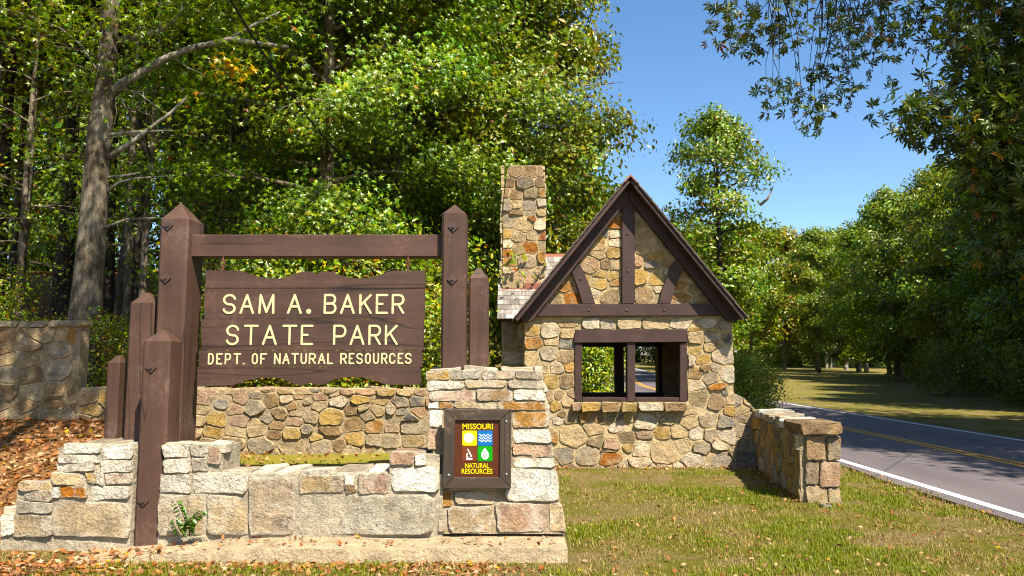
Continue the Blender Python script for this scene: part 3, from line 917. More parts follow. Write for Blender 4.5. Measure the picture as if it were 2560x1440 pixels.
# routed letters: strokes in a unit box (0..1, 0..1)
def arc(cx, cy, rx, ry, a0, a1, n=10):
    return [(cx + rx * math.cos(math.radians(a0 + (a1 - a0) * i / n)), cy + ry * math.sin(math.radians(a0 + (a1 - a0) * i / n))) for i in range(n + 1)]
GL = {
 'S': [arc(.5, .74, .5, .26, 12, 90, 6) + arc(.5, .74, .5, .26, 90, 270, 9)[1:] + arc(.5, .24, .5, .25, 90, -168, 13)[1:]],
 'A': [[(0, 0), (.5, 1), (1, 0)], [(.2, .36), (.8, .36)]],
 'M': [[(0, 0), (.06, 1), (.5, .05), (.97, 1), (1, 0)]],
 'B': [[(0, 0), (0, 1), (.6, 1)] + arc(.62, .76, .33, .24, 90, -90, 8)[1:] + [(.0, .52)], [(.62, .52)] + arc(.62, .26, .38, .26, 90, -90, 8)[1:] + [(0, 0)]],
 'K': [[(0, 0), (0, 1)], [(.98, 1), (.04, .42)], [(.36, .6), (1, 0)]],
 'E': [[(1, 1), (0, 1), (0, 0), (1, 0)], [(0, .5), (.55, .5)]],
 'R': [[(0, 0), (0, 1), (.6, 1)] + arc(.62, .74, .38, .26, 90, -90, 9)[1:] + [(0, .48)], [(.5, .48), (1, 0)]],
 'T': [[(0, 1), (1, 1)], [(.5, 1), (.5, 0)]],
 'P': [[(0, 0), (0, 1), (.6, 1)] + arc(.62, .71, .38, .29, 90, -90, 9)[1:] + [(0, .42)]],
 'D': [[(0, 0), (0, 1), (.5, 1)] + arc(.5, .5, .5, .5, 90, -90, 10)[1:] + [(0, 0)]],
 'O': [arc(.5, .68, .5, .32, 0, 180, 9) + arc(.5, .32, .5, .32, 180, 360, 9) + [(1, .68)]],
 'F': [[(1, 1), (0, 1), (0, 0)], [(0, .5), (.6, .5)]],
 'N': [[(0, 0), (0, 1), (1, 0), (1, 1)]],
 'U': [[(0, 1), (0, .32)] + arc(.5, .32, .5, .32, 180, 360, 9)[1:] + [(1, 1)]],
 'L': [[(0, 1), (0, 0), (1, 0)]],
 'C': [arc(.5, .68, .5, .32, 15, 180, 8) + arc(.5, .32, .5, .32, 180, 345, 8)],
 '.': [[(.5, .5)]],
}
def ribbon(pts, w, Y, lift=0.0):
    """flat stroke with round ends, facing the camera side"""
    V, Fc = [], []
    h = w / 2
    def quad(a, b):
        d = (b - a); L = d.length
        if L < 1e-6: return
        n = Vector((-d.y, d.x)) / L * h
        k = len(V)
        for q in (a - n, b - n, b + n, a + n): V.append((q.x, Y, q.y))
        Fc.append((k, k + 1, k + 2, k + 3))
    def disc(c):
        k = len(V)
        m = 10
        for i in range(m): V.append((c.x + h * math.cos(2 * math.pi * i / m), Y - 0.0002, c.y + h * math.sin(2 * math.pi * i / m)))
        Fc.append(tuple(range(k, k + m)))
    P = [Vector(p) for p in pts]
    for i in range(len(P) - 1):
        quad(P[i], P[i + 1]); disc(P[i])
    disc(P[-1])
    # every piece 0.06 mm above the last: no two lie in one plane
    out = []
    used = {}
    for k, f in enumerate(Fc):
        for i in f: used[i] = k
    return [(v[0], Y - lift - 0.00006 * used[i], v[2]) for i, v in enumerate(V)], Fc
def letter(ch, x0, x1, y0, y1, w, Y, parent, m='cream'):
    """box in photo pixels (stroke outer edges), w stroke width in pixels"""
    V, Fc = [], []
    a = at(x0 + w / 2, y1 - w / 2, Y); b = at(x1 - w / 2, y0 + w / 2, Y)
    wm = w / F * Y
    for si, s in enumerate(GL[ch]):
        pts = [(a.x + (b.x - a.x) * u, a.z + (b.z - a.z) * v) for u, v in s]
        v, f = ribbon(pts, wm, Y, 0.0025 * si)
        k = len(V); V += v; Fc += [tuple(i + k for i in q) for q in f]
    # give the routed stroke a little depth: raised 3 mm
    return mesh_obj('letter', V, Fc, M[m], parent)
L1 = [('S',305,443),('A',473,626),('M',662,829),('A',949,1103),('.',1140,1193),('B',1315,1449),('A',1480,1631),('K',1670,1802),('E',1836,1963),('R',1995,2126)]
L2 = [('S',337,474),('T',513,668),('A',699,853),('T',899,1053),('E',1085,1216),('P',1409,1546),('A',1575,1728),('R',1762,1892),('K',1927,2061)]
L3 = [('D',157,222),('E',240,308),('P',325,393),('T',412,492),('.',508,526),('O',596,662),('F',680,752),('N',818,888),('A',902,979),('T',990,1070),('U',1084,1150),('R',1166,1240),('A',1257,1336),('L',1350,1414),('R',1480,1550),('E',1566,1626),('S',1642,1710),('O',1728,1790),('U',1808,1872),('R',1890,1956),('C',1970,2036),('E',2056,2116),('S',2128,2196)]
for (L, ya, yb, w, pk) in ((L1, 379, 580, 23, 1), (L2, 687, 891, 22, 2), (L3, 972, 1085, 15.5, 3)):
    yo = [0.0, 0.004, 0.0, 0.003, 0.006][pk]
    for (c, xa, xb) in L:
        y0, y1 = ya, yb
        ww = w
        if c == '.':
            d = xb - xa; y0 = yb - d; ww = d * .98
            letter(c, 480 + xa / 4, 480 + xb / 4, 640 + y0 / 4, 640 + y1 / 4, ww / 4, YN + yo - 0.004, planks[pk])
            continue
        if L is L3: y0 = ya - (xa - 157) / 2040 * 4; y1 = yb - (xa - 157) / 2040 * 6
        letter(c, 480 + xa / 4, 480 + xb / 4, 640 + y0 / 4, 640 + y1 / 4, ww / 4, YN + yo - 0.004, planks[pk])

# ================================================================== framed emblem on the pillar
YE = 6.36
emb = thing('emblem_sign', 'small framed brown emblem sign with four coloured squares and yellow words on the stone pillar', 'sign', (X_(1193, 1122, YE), YE, Z_(1193, 1122, YE)))
def fq(x0, y0, x1, y1, Y): return [at(x0, y1, Y), at(x1, y1, Y), at(x1, y0, Y), at(x0, y0, Y)]
ox = [(1106, 1222), (1278, 1222), (1279, 1023), (1111, 1023)]
ix = [(1135, 1194), (1249, 1194), (1250, 1051), (1138, 1051)]
for i in range(4):
    j = (i + 1) % 4
    a, b, c, d = ox[i], ox[j], ix[j], ix[i]
    mb = MB()
    cx = (a[0] + b[0] + c[0] + d[0]) / 4; cy = (a[1] + b[1] + c[1] + d[1]) / 4
    poly = [at(cx + (p[0] - cx) * .995, cy + (p[1] - cy) * .995, YE) for p in (a, b, c, d)]
    mb.prism(poly, (0, 0.075, 0))
    mb.build('frame_rail', M['old_wood_h' if i % 2 == 0 else 'old_wood_v'], emb, bevel=0.004)
mb = MB(); mb.prism(fq(1130, 1046, 1255, 1199, YE + .022), (0, 0.05, 0)); panel = mb.build('panel', M['panel'], emb)
YQ2 = YE + .020
def flat(name, pts, Y, m, parent):
    V = [at(x, y, Y) for x, y in pts]
    bm = bmesh.new(); f = bm.faces.new([bm.verts.new(v) for v in V]); bmesh.ops.triangulate(bm, faces=[f])
    bm.verts.index_update()
    VV = [v.co.copy() for v in bm.verts]; ff = [tuple(v.index for v in fa.verts) for fa in bm.faces]; bm.free()
    return mesh_obj(name, VV, ff, M[m], parent)
def cr(pts): return [(840 + x / 3.273, 1000 + y / 3.273) for x, y in pts]
def rsq(x0, y0, x1, y1, r=6):
    return [(x0 + r, y0), (x1 - r, y0), (x1, y0 + r), (x1, y1 - r), (x1 - r, y1), (x0 + r, y1), (x0, y1 - r), (x0, y0 + r)]
flat('yellow_square', cr(rsq(1034, 250, 1154, 373)), YQ2, 'emblem_yellow', panel)
flat('blue_square', cr(rsq(1160, 250, 1281, 373)), YQ2, 'emblem_blue', panel)
flat('red_square', cr(rsq(1032, 378, 1153, 500)), YQ2, 'emblem_red', panel)
flat('green_square', cr(rsq(1159, 378, 1280, 500)), YQ2, 'emblem_green', panel)
YI = YQ2 - .0015
def circ(cx, cy, rx, ry, n=24, a0=0, a1=360): return [(cx + rx * math.cos(math.radians(a0 + (a1 - a0) * i / n)), cy + ry * math.sin(math.radians(a0 + (a1 - a0) * i / n))) for i in range(n if a1 - a0 == 360 else n + 1)]
flat('bird_head', cr(circ(1086, 309, 41, 40, 26, 22, 330) + [(1128, 303), (1143, 312), (1132, 322)]), YI, 'emblem_white', panel)
flat('beak_line', cr([(1098, 316), (1130, 313), (1143, 317), (1128, 321), (1108, 322)]), YI - .001, 'emblem_yellow', panel)
for k in range(3):
    y = 288 + k * 23
    top, bot = [], []
    for i in range(25):
        x = 1169 + (1272 - 1169) * i / 24
        yy = y - 7 * math.sin(2 * math.pi * (i / 24) * 3 + .6)
        top.append((x, yy - 4.5)); bot.append((x, yy + 4.5))
    V = [at(*cr([p])[0], YI) for p in top + bot]
    mesh_obj('wave_line', V, [(25 + i, 25 + i + 1, i + 1, i) for i in range(24)], M['emblem_white'], panel)
# microscope
def mscope(pts): return flat('microscope', cr(pts), YI, 'emblem_white', panel)
mscope([(1072, 402), (1080, 398), (1112, 455), (1103, 461)])
mscope([(1066, 488), (1066, 474), (1116, 474), (1116, 488)])
mscope(circ(1086, 455, 20, 24, 10, 100, 250) + circ(1086, 455, 11, 14, 10, 250, 100))
mscope([(1094, 462), (1112, 452), (1116, 458), (1098, 468)])
# leaf with veins
flat('leaf_mark', cr([(1218, 392), (1236, 412), (1250, 440), (1250, 462), (1238, 480), (1220, 490), (1202, 480), (1188, 462), (1188, 440), (1200, 412)]), YI, 'emblem_white', panel)
vein = [[(1216.5, 400), (1220, 400), (1220, 490), (1216.5, 490)]]
for yv in (425, 442, 459, 474):
    vein += [[(1218, yv), (1218, yv + 4), (1240, yv - 9), (1239, yv - 12)], [(1218, yv + 4), (1218, yv), (1197, yv - 12), (1196, yv - 9)]]
for q in vein: flat('leaf_vein', cr(q), YI - .001, 'emblem_green', panel)
def text(s, x0, x1, y0, y1, Y, m, parent, bold=0.018):
    cu = bpy.data.curves.new('words', 'FONT'); cu.body = s; cu.offset = bold; cu.resolution_u = 3
    o = bpy.data.objects.new('words', cu); COL.objects.link(o)
    me = bpy.data.meshes.new_from_object(o.evaluated_get(bpy.context.evaluated_depsgraph_get()))
    bpy.data.objects.remove(o)
    co = np.array([v.co[:] for v in me.vertices])
    mn, mx = co.min(0), co.max(0)
    a = at(x0, y1, Y); b = at(x1, y0, Y)
    V = [(a.x + (c[0] - mn[0]) / (mx[0] - mn[0]) * (b.x - a.x), Y, a.z + (c[1] - mn[1]) / (mx[1] - mn[1]) * (b.z - a.z)) for c in co]
    f = [tuple(p.vertices) for p in me.polygons]
    return mesh_obj('lettering', V, f, M[m], parent)
(ax, ay), (bx, by) = cr([(1035, 193), (1283, 240)]); text('MISSOURI', ax, bx, ay, by, YI, 'emblem_yellow', panel, .014)
(ax, ay), (bx, by) = cr([(1055, 516), (1253, 556)]); text('NATURAL', ax, bx, ay, by, YI, 'emblem_yellow', panel, .014)
(ax, ay), (bx, by) = cr([(1028, 562), (1280, 605)]); text('RESOURCES', ax, bx, ay, by, YI, 'emblem_yellow', panel, .014)
for (x, y) in ((1393, 177), (1393, 608), (921, 615)):
    q = cr([(x, y)])[0]; p = at(q[0], q[1], YE)
    mb = MB(); mb.tube([(p.x, YE - .008, p.z), (p.x, YE - .004, p.z), (p.x, YE + .004, p.z)], [.006, .011, .011], 8)
    mb.build('screw', M['steel'], emb)
# small spacer blocks behind the frame hold it to the battered pillar
mb = MB(); mb.prism(fq(1150, 1060, 1235, 1080, YE + .07), (0, 0.18, 0)); mb.build('mounting_block', M['old_wood_h'], emb)
mb = MB(); mb.prism(fq(1150, 1180, 1235, 1200, YE + .07), (0, 0.12, 0)); mb.build('mounting_block', M['old_wood_h'], emb)

# ================================================================== stone gatehouse
YG = 11.2
house = thing('stone_gatehouse', 'small stone gatehouse with dark brown timbered gable, empty double window and chimney', 'gatehouse', (1.8, YG, 0))
GP = Plane((0, YG, 0), (1, 0, 0), (0, 0, 1))
gx0, gx1 = GP.px(1310, 1000)[0], GP.px(1838, 1000)[0]
zE = GP.px(1570, 790)[1]                    # top of lower wall
zA = GP.px(1574, 455)[1]; xA = GP.px(1574, 455)[0]
wx0, wx1 = GP.px(1437, 900)[0], GP.px(1719, 900)[0]
wz0, wz1 = GP.px(1570, 1003)[1], GP.px(1570, 824)[1]
YR2 = 14.0                                  # back wall plane
mb = MB()
y0, y1 = YG + .006, YG + .32
e_ = .02
mb.box((gx0 + e_, y0, -.1), (wx0 + .005, y1, zE)); mb.box((wx1 - .005, y0, -.1), (gx1 - e_, y1, zE))
mb.box((wx0 + .005, y0 + .001, -.1), (wx1 - .005, y1, wz0)); mb.box((wx0 + .005, y0 + .001, wz1), (wx1 - .005, y1, zE))
fwall = mb.build('front_wall', M['mortar'], house)
hand = hand_px([(330,170,120,70,'y'),(480,180,150,110,'w'),(650,110,120,40,'t'),(645,200,90,80,'t'),(340,275,150,80,'o'),(505,265,120,50,'t'),(640,290,110,80,'s'),(480,370,150,130,'w'),(330,420,110,130,'t'),(625,395,145,100,'b'),(440,500,80,90,'t'),(540,500,120,90,'w'),(660,490,60,80,'o'),(500,620,130,120,'y'),(640,620,120,150,'b'),(470,760,80,120,'b'),(570,750,60,60,'b'),(640,800,90,70,'t'),(540,840,70,90,'y'),(680,740,50,60,'b'),
 (870,110,130,80,'w'),(990,110,110,70,'w'),(1190,105,240,80,'t'),(1430,110,200,70,'t'),(1680,105,180,70,'w'),(1910,100,160,70,'w'),(2070,120,100,90,'g'),
 (1790,155,130,28,'y'),(1960,160,140,30,'y'),(1800,225,130,110,'t'),(1930,235,110,70,'g'),(2095,225,85,145,'d'),(1960,310,180,80,'t'),(1780,340,100,100,'y'),(1870,430,110,80,'y'),(2040,390,200,130,'w'),(1885,500,70,50,'b'),(1800,560,120,130,'b'),(1980,500,100,60,'g'),(1930,590,130,110,'g'),(2080,550,120,160,'w'),(1990,670,140,50,'O'),(1790,660,130,90,'w'),(1830,760,150,120,'v'),(1990,790,140,130,'b'),(2060,730,40,60,'d'),(2110,790,70,160,'t'),(2110,890,80,90,'y'),
 (680,960,130,120,'v'),(800,945,90,90,'o'),(920,950,150,80,'b'),(1080,940,150,70,'d'),(1200,950,90,60,'y'),(1350,990,220,120,'w'),(1490,910,80,60,'t'),(1550,960,110,120,'t'),(1720,990,220,100,'t'),(1920,980,160,90,'g'),(2060,1000,140,120,'s'),(1700,915,150,50,'t'),
 (560,980,70,50,'w'),(600,920,60,40,'b'),(690,1110,250,160,'t'),(860,1050,160,150,'t'),(900,1160,110,110,'v'),(1030,1190,150,80,'p'),(1180,1130,130,80,'v'),(1330,1090,140,70,'p'),(1500,1080,120,90,'y'),(1650,1070,180,90,'t'),(1800,1090,100,80,'w'),(1940,1105,110,110,'g'),(2080,1110,190,130,'w'),(530,1120,50,80,'o'),
 (620,1270,150,140,'g'),(830,1290,200,170,'g'),(1010,1260,100,60,'t'),(1010,1310,190,100,'O'),(1200,1210,80,70,'y'),(1310,1230,150,150,'w'),(1510,1260,220,240,'t'),(1690,1200,120,130,'t'),(1840,1220,110,100,'g'),(2030,1180,150,80,'w'),(1780,1340,240,110,'w'),(2010,1330,190,110,'g'),(450,950,80,80,'w'),(450,1080,90,90,'t'),(420,1240,110,110,'t')], GP, 3.6, 1240, 780)
hole = (wx0 + .0, wz0 - .14, wx1 - .0, wz1 + .0)
rubble([(gx0, -.12), (gx1, -.12), (gx1, zE), (gx0, zE)], GP, hand, 0.2, 0.14, 'twtgyp', fwall, 'stone', 0.011, 0.032, holes=[hole], seed=31)
# sill stones
for (xa, xb, k, o) in ((1428,1452,'p',0),(1453,1503,'y',.01),(1504,1552,'b',0),(1553,1593,'y',.008),(1594,1659,'w',.012),(1660,1722,'b',.02)):
    pl = Plane((0, YG - .10 - o, 0), (1, 0, 0), (0, 0, 1))
    stone(rect_px(pl, xa, 1005, xb, 1029, 2), pl, k, fwall, 'stone', 0.003, 0.03, 14, 0.05, deep=0.3 + o)
# gable wall
gz0 = zE
mb = MB()
gl, gr_ = GP.px(1322, 790)[0], GP.px(1826, 790)[0]
mb.prism([Vector((gl, y0, gz0)), Vector((gr_, y0, gz0)), Vector((xA, y0, zA - .02))], (0, .27, 0))
gable = mb.build('gable_wall', M['mortar'], house)
hg = hand_px([(1020,550,120,90,'O'),(1020,630,100,70,'w'),(935,620,60,60,'s'),(1030,710,90,60,'w'),(890,690,60,50,'y'),(870,740,120,60,'t'),(1010,795,130,70,'y'),(880,815,110,60,'t'),(820,900,160,110,'p'),(925,895,90,90,'b'),(1025,895,100,90,'t'),(1005,1000,120,60,'y'),(1030,1045,110,50,'o'),(885,1060,130,80,'y'),(840,1140,90,60,'w'),(990,1170,170,130,'v'),(610,1090,120,60,'o'),(505,1190,110,80,'v'),(650,1185,140,90,'O'),(600,1010,50,50,'y'),
 (1215,560,60,80,'t'),(1270,640,150,90,'t'),(1270,740,150,110,'t'),(1370,830,120,80,'y'),(1340,895,150,50,'s'),(1215,870,60,60,'p'),(1460,880,50,50,'o'),(1245,1000,100,140,'y'),(1380,1020,130,90,'y'),(1280,1160,160,150,'b'),(1390,1110,60,50,'w'),(1590,1085,80,70,'o'),(1610,1180,140,80,'o'),(1680,1110,90,70,'b'),(1760,1190,130,70,'b'),(1470,970,50,60,'w'),(1640,970,100,60,'b')], GP, 3.43, 1240, 400)
rubble([(gl + .12, gz0), (gr_ - .12, gz0), (xA, zA - .18)], GP, hg, 0.17, 0.12, 'tytwp', gable, 'stone', 0.012, 0.026, seed=32)
# timbers
YTm = YG - .075
def timber(name, pts, Yf=YTm, th=0.12, m='trim_wood', parent=None, bev=0.006):
    bm = bmesh.new()
    f = bm.faces.new([bm.verts.new(at(x, y, Yf)) for x, y in pts])
    r = bmesh.ops.extrude_face_region(bm, geom=[f])
    bmesh.ops.translate(bm, verts=[g for g in r['geom'] if isinstance(g, bmesh.types.BMVert)], vec=(0, th, 0))
    bmesh.ops.recalc_face_normals(bm, faces=bm.faces)
    bmesh.ops.bevel(bm, geom=[e for e in bm.edges if len(e.link_faces) == 2 and e.calc_face_angle(0) > 0.5], offset=bev, segments=1, affect='EDGES')
    bm.verts.index_update()
    V = [v.co.copy() for v in bm.verts]; ff = [tuple(v.index for v in fa.verts) for fa in bm.faces]; bm.free()
    return mesh_obj(name, V, ff, M[m], parent or house)
def g7(pts): return [(1240 + x / 3.43, 400 + y / 3.43) for x, y in pts]
raf_l = timber('rafter', g7([(1140, 178), (1140, 335), (345, 1335), (322, 1370), (285, 1390), (240, 1388), (215, 1370), (207, 1345)]), YTm - .045, .12)
raf_r = timber('rafter', g7([(1142, 178), (2075, 1360), (2060, 1384), (2035, 1390), (1985, 1372), (1960, 1348), (1142, 335)]), YTm - .045, .12)
timber('tie_beam', g7([(330, 1236), (1960, 1230), (1965, 1334), (330, 1340)]))
timber('king_post', g7([(1082, 300), (1190, 300), (1192, 1229), (1082, 1234)]), YTm - .002)
timber('brace', g7([(640, 935), (700, 860), (748, 945), (806, 1085), (852, 1233), (742, 1235), (704, 1105)]))
timber('brace', g7([(1540, 860), (1598, 940), (1538, 1090), (1500, 1230), (1392, 1232), (1436, 1080), (1500, 910)]))
def nail(x, y, Yf, par):
    p = at(*g7([(x, y)])[0], Yf)
    mb = MB(); mb.tube([(p.x, Yf - .016, p.z), (p.x, Yf - .008, p.z), (p.x, Yf + .01, p.z)], [.008, .018, .018], 7)
    mb.build('nail_head', M['iron'], par)
for (x, y) in ((1115, 278), (757, 727), (646, 860), (322, 1281), (265, 1352)): nail(x, y, YTm - .045, raf_l)
for (x, y) in ((1157, 282), (1608, 822), (1958, 1286)): nail(x, y, YTm - .045, raf_r)
tie = [o for o in house.children if o.name.startswith('tie_beam')][0]
for (x, y) in ((797, 1289), (1121, 1289), (1444, 1288)): nail(x, y, YTm, tie)
kp = [o for o in house.children if o.name.startswith('king_post')][0]
for (x, y) in ((1131, 634), (1132, 952)): nail(x, y, YTm - .002, kp)
for br, (x, y) in zip([o for o in house.children if o.name.startswith('brace')], ((725, 1020), (1513, 1018))): nail(x, y, YTm, br)
# window frame
YW = YG - .03
timber('window_lintel', [(1434, 857), (1437, 832), (1441, 824), (1716, 823), (1719, 828), (1719, 853), (1717, 855)], YW - .03, .3)
for (xa, xb) in ((1437, 1455), (1568, 1588), (1700, 1718)):
    timber('window_post', [(xa, 1004), (xb, 1004), (xb, 857), (xa, 857)], YW, .16)
for (xa, xb) in ((1456, 1567.5), (1588.5, 1699.5)):
    timber('window_rail', [(xa, 1003), (xb, 1003), (xb, 994), (xa, 994)], YW + .02, .2)
# the other walls
mb = MB()
sx0, sx1 = gx0 + .03, gx1 - .03
mb.box((sx0 + .002, y1 - .001, -.1), (sx0 + .26, YR2 - .3, zE)); lwall = mb.build('side_wall', M['mortar'], house)
mb = MB(); mb.box((sx1 - .26, y1 - .001, -.1), (sx1 - .002, YR2 - .3, zE)); rwall = mb.build('side_wall', M['mortar'], house)
RP = Plane((gx1 - .03, 0, 0), (0, 1, 0), (0, 0, 1))
rubble([(YG + .05, 0), (YR2 - .02, 0), (YR2 - .02, zE), (YG + .05, zE)], RP, [], .32, .2, 'twgybp', rwall, 'stone', .012, .03, seed=33)
LPn = Plane((gx0 + .03, YR2, 0), (0, -1, 0), (0, 0, 1))
rubble([(.02, 0), (YR2 - YG - .05, 0), (YR2 - YG - .05, zE), (.02, zE)], LPn, [], .32, .2, 'twgybp', lwall, 'stone', .012, .03, seed=34)
IPn = Plane((sx1 - .26, YR2, 0), (0, -1, 0), (0, 0, 1))
rubble([(.32, 0.3), (YR2 - YG - .4, 0.3), (YR2 - YG - .4, zE), (.32, zE)], IPn, [], .3, .18, 'tgyb', rwall, 'stone', .012, .02, seed=35)
# rear wall with its own double opening
rx0, rx1 = at(1418, 900, YR2).x, at(1647, 900, YR2).x
rz0, rz1 = at(1500, 981, YR2).z, at(1500, 867, YR2).z
mb = MB()
ya, yb = YR2 - .3, YR2
mb.box((sx0, ya, -.1), (rx0, yb, zE)); mb.box((rx1, ya, -.1), (sx1, yb, zE)); mb.box((rx0, ya + .001, -.1), (rx1, yb, rz0)); mb.box((rx0, ya + .001, rz1), (rx1, yb, zE))
mb.prism([Vector((gl, ya + .01, zE)), Vector((gr_, ya + .01, zE)), Vector((xA, ya + .01, zA - .02))], (0, .27, 0))
rear = mb.build('rear_wall', M['mortar'], house)
for (xa, xb) in ((1535, 1557),):
    mb = MB(); mb.box((at(xa, 900, YR2 - .05).x, YR2 - .18, rz0), (at(xb, 900, YR2 - .05).x, YR2 - .02, rz1)); mb.build('window_post', M['trim_wood'], house)
for (xa, xb) in ((1410, 1420), (1645, 1655)):
    mb = MB(); mb.box((at(xa, 900, YR2 - .3).x, YR2 - .31, rz0 - .03), (at(xb, 900, YR2 - .3).x, YR2 - .02, rz1 + .03)); mb.build('window_post', M['trim_wood'], house)
mb = MB(); mb.box((rx0 - .02, YR2 - .315, rz0 - .08), (rx1 + .02, YR2 + .02, rz0 + .003)); mb.build('window_rail', M['trim_wood'], house)
mb = MB(); mb.box((rx0 - .02, YR2 - .316, rz1 - .003), (rx1 + .02, YR2 + .02, rz1 + .1)); mb.build('window_lintel', M['trim_wood'], house)
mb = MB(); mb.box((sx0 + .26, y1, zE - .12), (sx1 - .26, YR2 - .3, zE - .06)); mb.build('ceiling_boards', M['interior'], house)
mb = MB(); mb.box((sx0 + .26, y1, -.05), (sx1 - .26, YR2 - .3, .05)); mb.build('floor_slab', M['concrete'], house)
# inside lining, dark boards up to the sill and above the head
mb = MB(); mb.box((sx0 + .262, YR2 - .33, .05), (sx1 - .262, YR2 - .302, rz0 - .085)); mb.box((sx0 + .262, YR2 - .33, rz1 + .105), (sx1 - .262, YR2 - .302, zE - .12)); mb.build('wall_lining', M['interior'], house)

# main roof: two sloping decks that overhang the gable
YO = YG - .36
ap = at(1575.5, 441, YO); le = at(1288, 797, YO); re = at(1864, 793, YO)
YO2 = YR2 + .35
def roof_slope(a, e, name):
    d = (e - a).normalized(); n = Vector((-d.z, 0, d.x)) if d.x < 0 else Vector((d.z * -1, 0, d.x))
    n = Vector((0, 1, 0)).cross(d).normalized()
    if n.z < 0: n = -n
    th = .05
    mb = MB()
    q = [a - n * th, e - n * th, e, a]
    mb.prism([Vector((p.x, YO, p.z)) for p in q], (0, YO2 - YO, 0))
    o = mb.build(name, M['trim_wood'], house)
    # shingle courses, joined: past the number that can be told apart
    sb = MB(); L = (e - a).length; rows = int(L / .14)
    for r in range(rows):
        s0 = L - r * .14 + .03; s1 = s0 - .3
        y = YO - .03 + RS.uniform(-.1, 0)
        while y < YO2:
            w = RS.uniform(.09, .17); yb_ = min(y + w - .005, YO2 + .03); ya_ = max(y, YO - .03)
            if yb_ - ya_ > .02:
                jj = RS.uniform(-.012, .012)
                p0 = a + d * (s0 + jj) + n * .020; p1 = a + d * max(s1, 0) + n * .006
                t = n * .013
                c = [Vector((p.x, yy, p.z)) for p, yy in ((p0, ya_), (p0, yb_), (p1, yb_), (p1, ya_))]
                tt = [v + t for v in c]
                sb.add(c + tt, [(0, 1, 2, 3), (7, 6, 5, 4), (0, 4, 5, 1), (1, 5, 6, 2), (2, 6, 7, 3), (3, 7, 4, 0)])
            y += w
    so = sb.build('shingles', M['shingle'], o); so['kind'] = 'stuff'; so.color = (.17, .125, .105, 1)
    return o
roof_slope(ap, le, 'roof'); roof_slope(ap, re, 'roof')
mb = MB(); mb.prism([ap + Vector((-.1, 0, -.085)), ap + Vector((0, 0, .025)), ap + Vector((.1, 0, -.085)), ap + Vector((.085, 0, -.1)), ap + Vector((0, 0, -.005)), ap + Vector((-.085, 0, -.1))], (0, YO2 - YO, 0))
for v in mb.v: v.y -= .04
mb.build('ridge_cap', M['copper'], house)
# eave fascia strips under the roof edge on both sides of the gable
# wing to the left: lower roof whose slope faces the road side
YWg = 12.25
wl_ = at(1243, 798, YWg - .3); wz = wl_.z
rdz = at(1385, 640, YWg + 1.25).z
wxa, wxb = at(1243, 798, YWg - .3).x, 1.3
Ra = Vector((0, YWg + 1.25, rdz)); Re = Vector((0, YWg - .3, wz))
d = (Re - Ra).normalized(); n = Vector((1, 0, 0)).cross(d).normalized()
if n.z < 0: n = -n
mb = MB(); q = [Ra - n * .05, Re - n * .05, Re, Ra]
mb.prism([Vector((wxa + .02, p.y, p.z)) for p in q], (wxb - wxa, 0, 0))
q2 = [Vector((0, Ra.y * 2 - p.y, p.z)) for p in q]
mb.prism([Vector((wxa + .02, p.y, p.z)) for p in q2], (wxb - wxa, 0, 0))
wroof = mb.build('wing_roof', M['trim_wood'], house)
L = (Re - Ra).length; rows = int(L / .135)
SHC = [(.27, .235, .20), (.33, .29, .25), (.19, .16, .14), (.24, .21, .185), (.38, .34, .30)]
for r in range(rows):
    s0 = L - r * .135 + .03; s1 = max(s0 - .27, 0)
    x = wxa - RS.uniform(0, .06)
    while x < .95:
        w = RS.uniform(.10, .16)
        jj = RS.uniform(-.012, .012)
        p0 = Ra + d * (s0 + jj) + n * .022; p1 = Ra + d * s1 + n * .006; t = n * .012
        xa, xb = max(x, wxa), x + w - .006
        if xb - xa > .02:
            c = [Vector((xx, p.y, p.z)) for p, xx in ((p0, xa), (p0, xb), (p1, xb), (p1, xa))]
            o = mesh_obj('shingle', c + [v + t for v in c], [(3, 2, 1, 0), (4, 5, 6, 7), (1, 5, 4, 0), (2, 6, 5, 1), (3, 7, 6, 2), (0, 4, 7, 3)], M['shingle'], wroof)
            cc = RS.choice(SHC); s = RS.uniform(.85, 1.15); o.color = (cc[0] * s, cc[1] * s, cc[2] * s, 1)
        x += w
mb = MB(); zc = rdz + .03
mb.prism([Vector((wxa, Ra.y - .12, zc - .11)), Vector((wxa, Ra.y, zc + .01)), Vector((wxa, Ra.y + .12, zc - .11)), Vector((wxa, Ra.y, zc - .02))], (wxb - wxa, 0, 0))
mb.build('ridge_cap', M['copper'], house)
# wing wall below its eave, in the shade of the gable
mb = MB(); ww0 = at(1254, 860, YWg).x
mb.box((ww0, YWg + .006, -.1), (gx0 + .6, YWg + .3, wz + .2)); mb.box((ww0 + .001, YWg + .3, -.1), (ww0 + .3, YWg + 2.3, wz + .2))
wwall = mb.build('wing_wall', M['mortar'], house)
WP = Plane((0, YWg, 0), (1, 0, 0), (0, 0, 1))
rubble([(ww0, 0.2), (gx0 + .15, 0.2), (gx0 + .15, wz - .02), (ww0, wz - .02)], WP, [], .26, .2, 'twgt', wwall, 'stone', .012, .03, seed=36)
mb = MB(); mb.prism([Vector((ww0 + .02, YWg + .35, wz + .18)), Vector((ww0 + .02, YWg + 2.2, wz + .18)), Vector((ww0 + .02, Ra.y, rdz - .1))], (.25, 0, 0)); mb.build('wing_gable', M['mortar'], house)
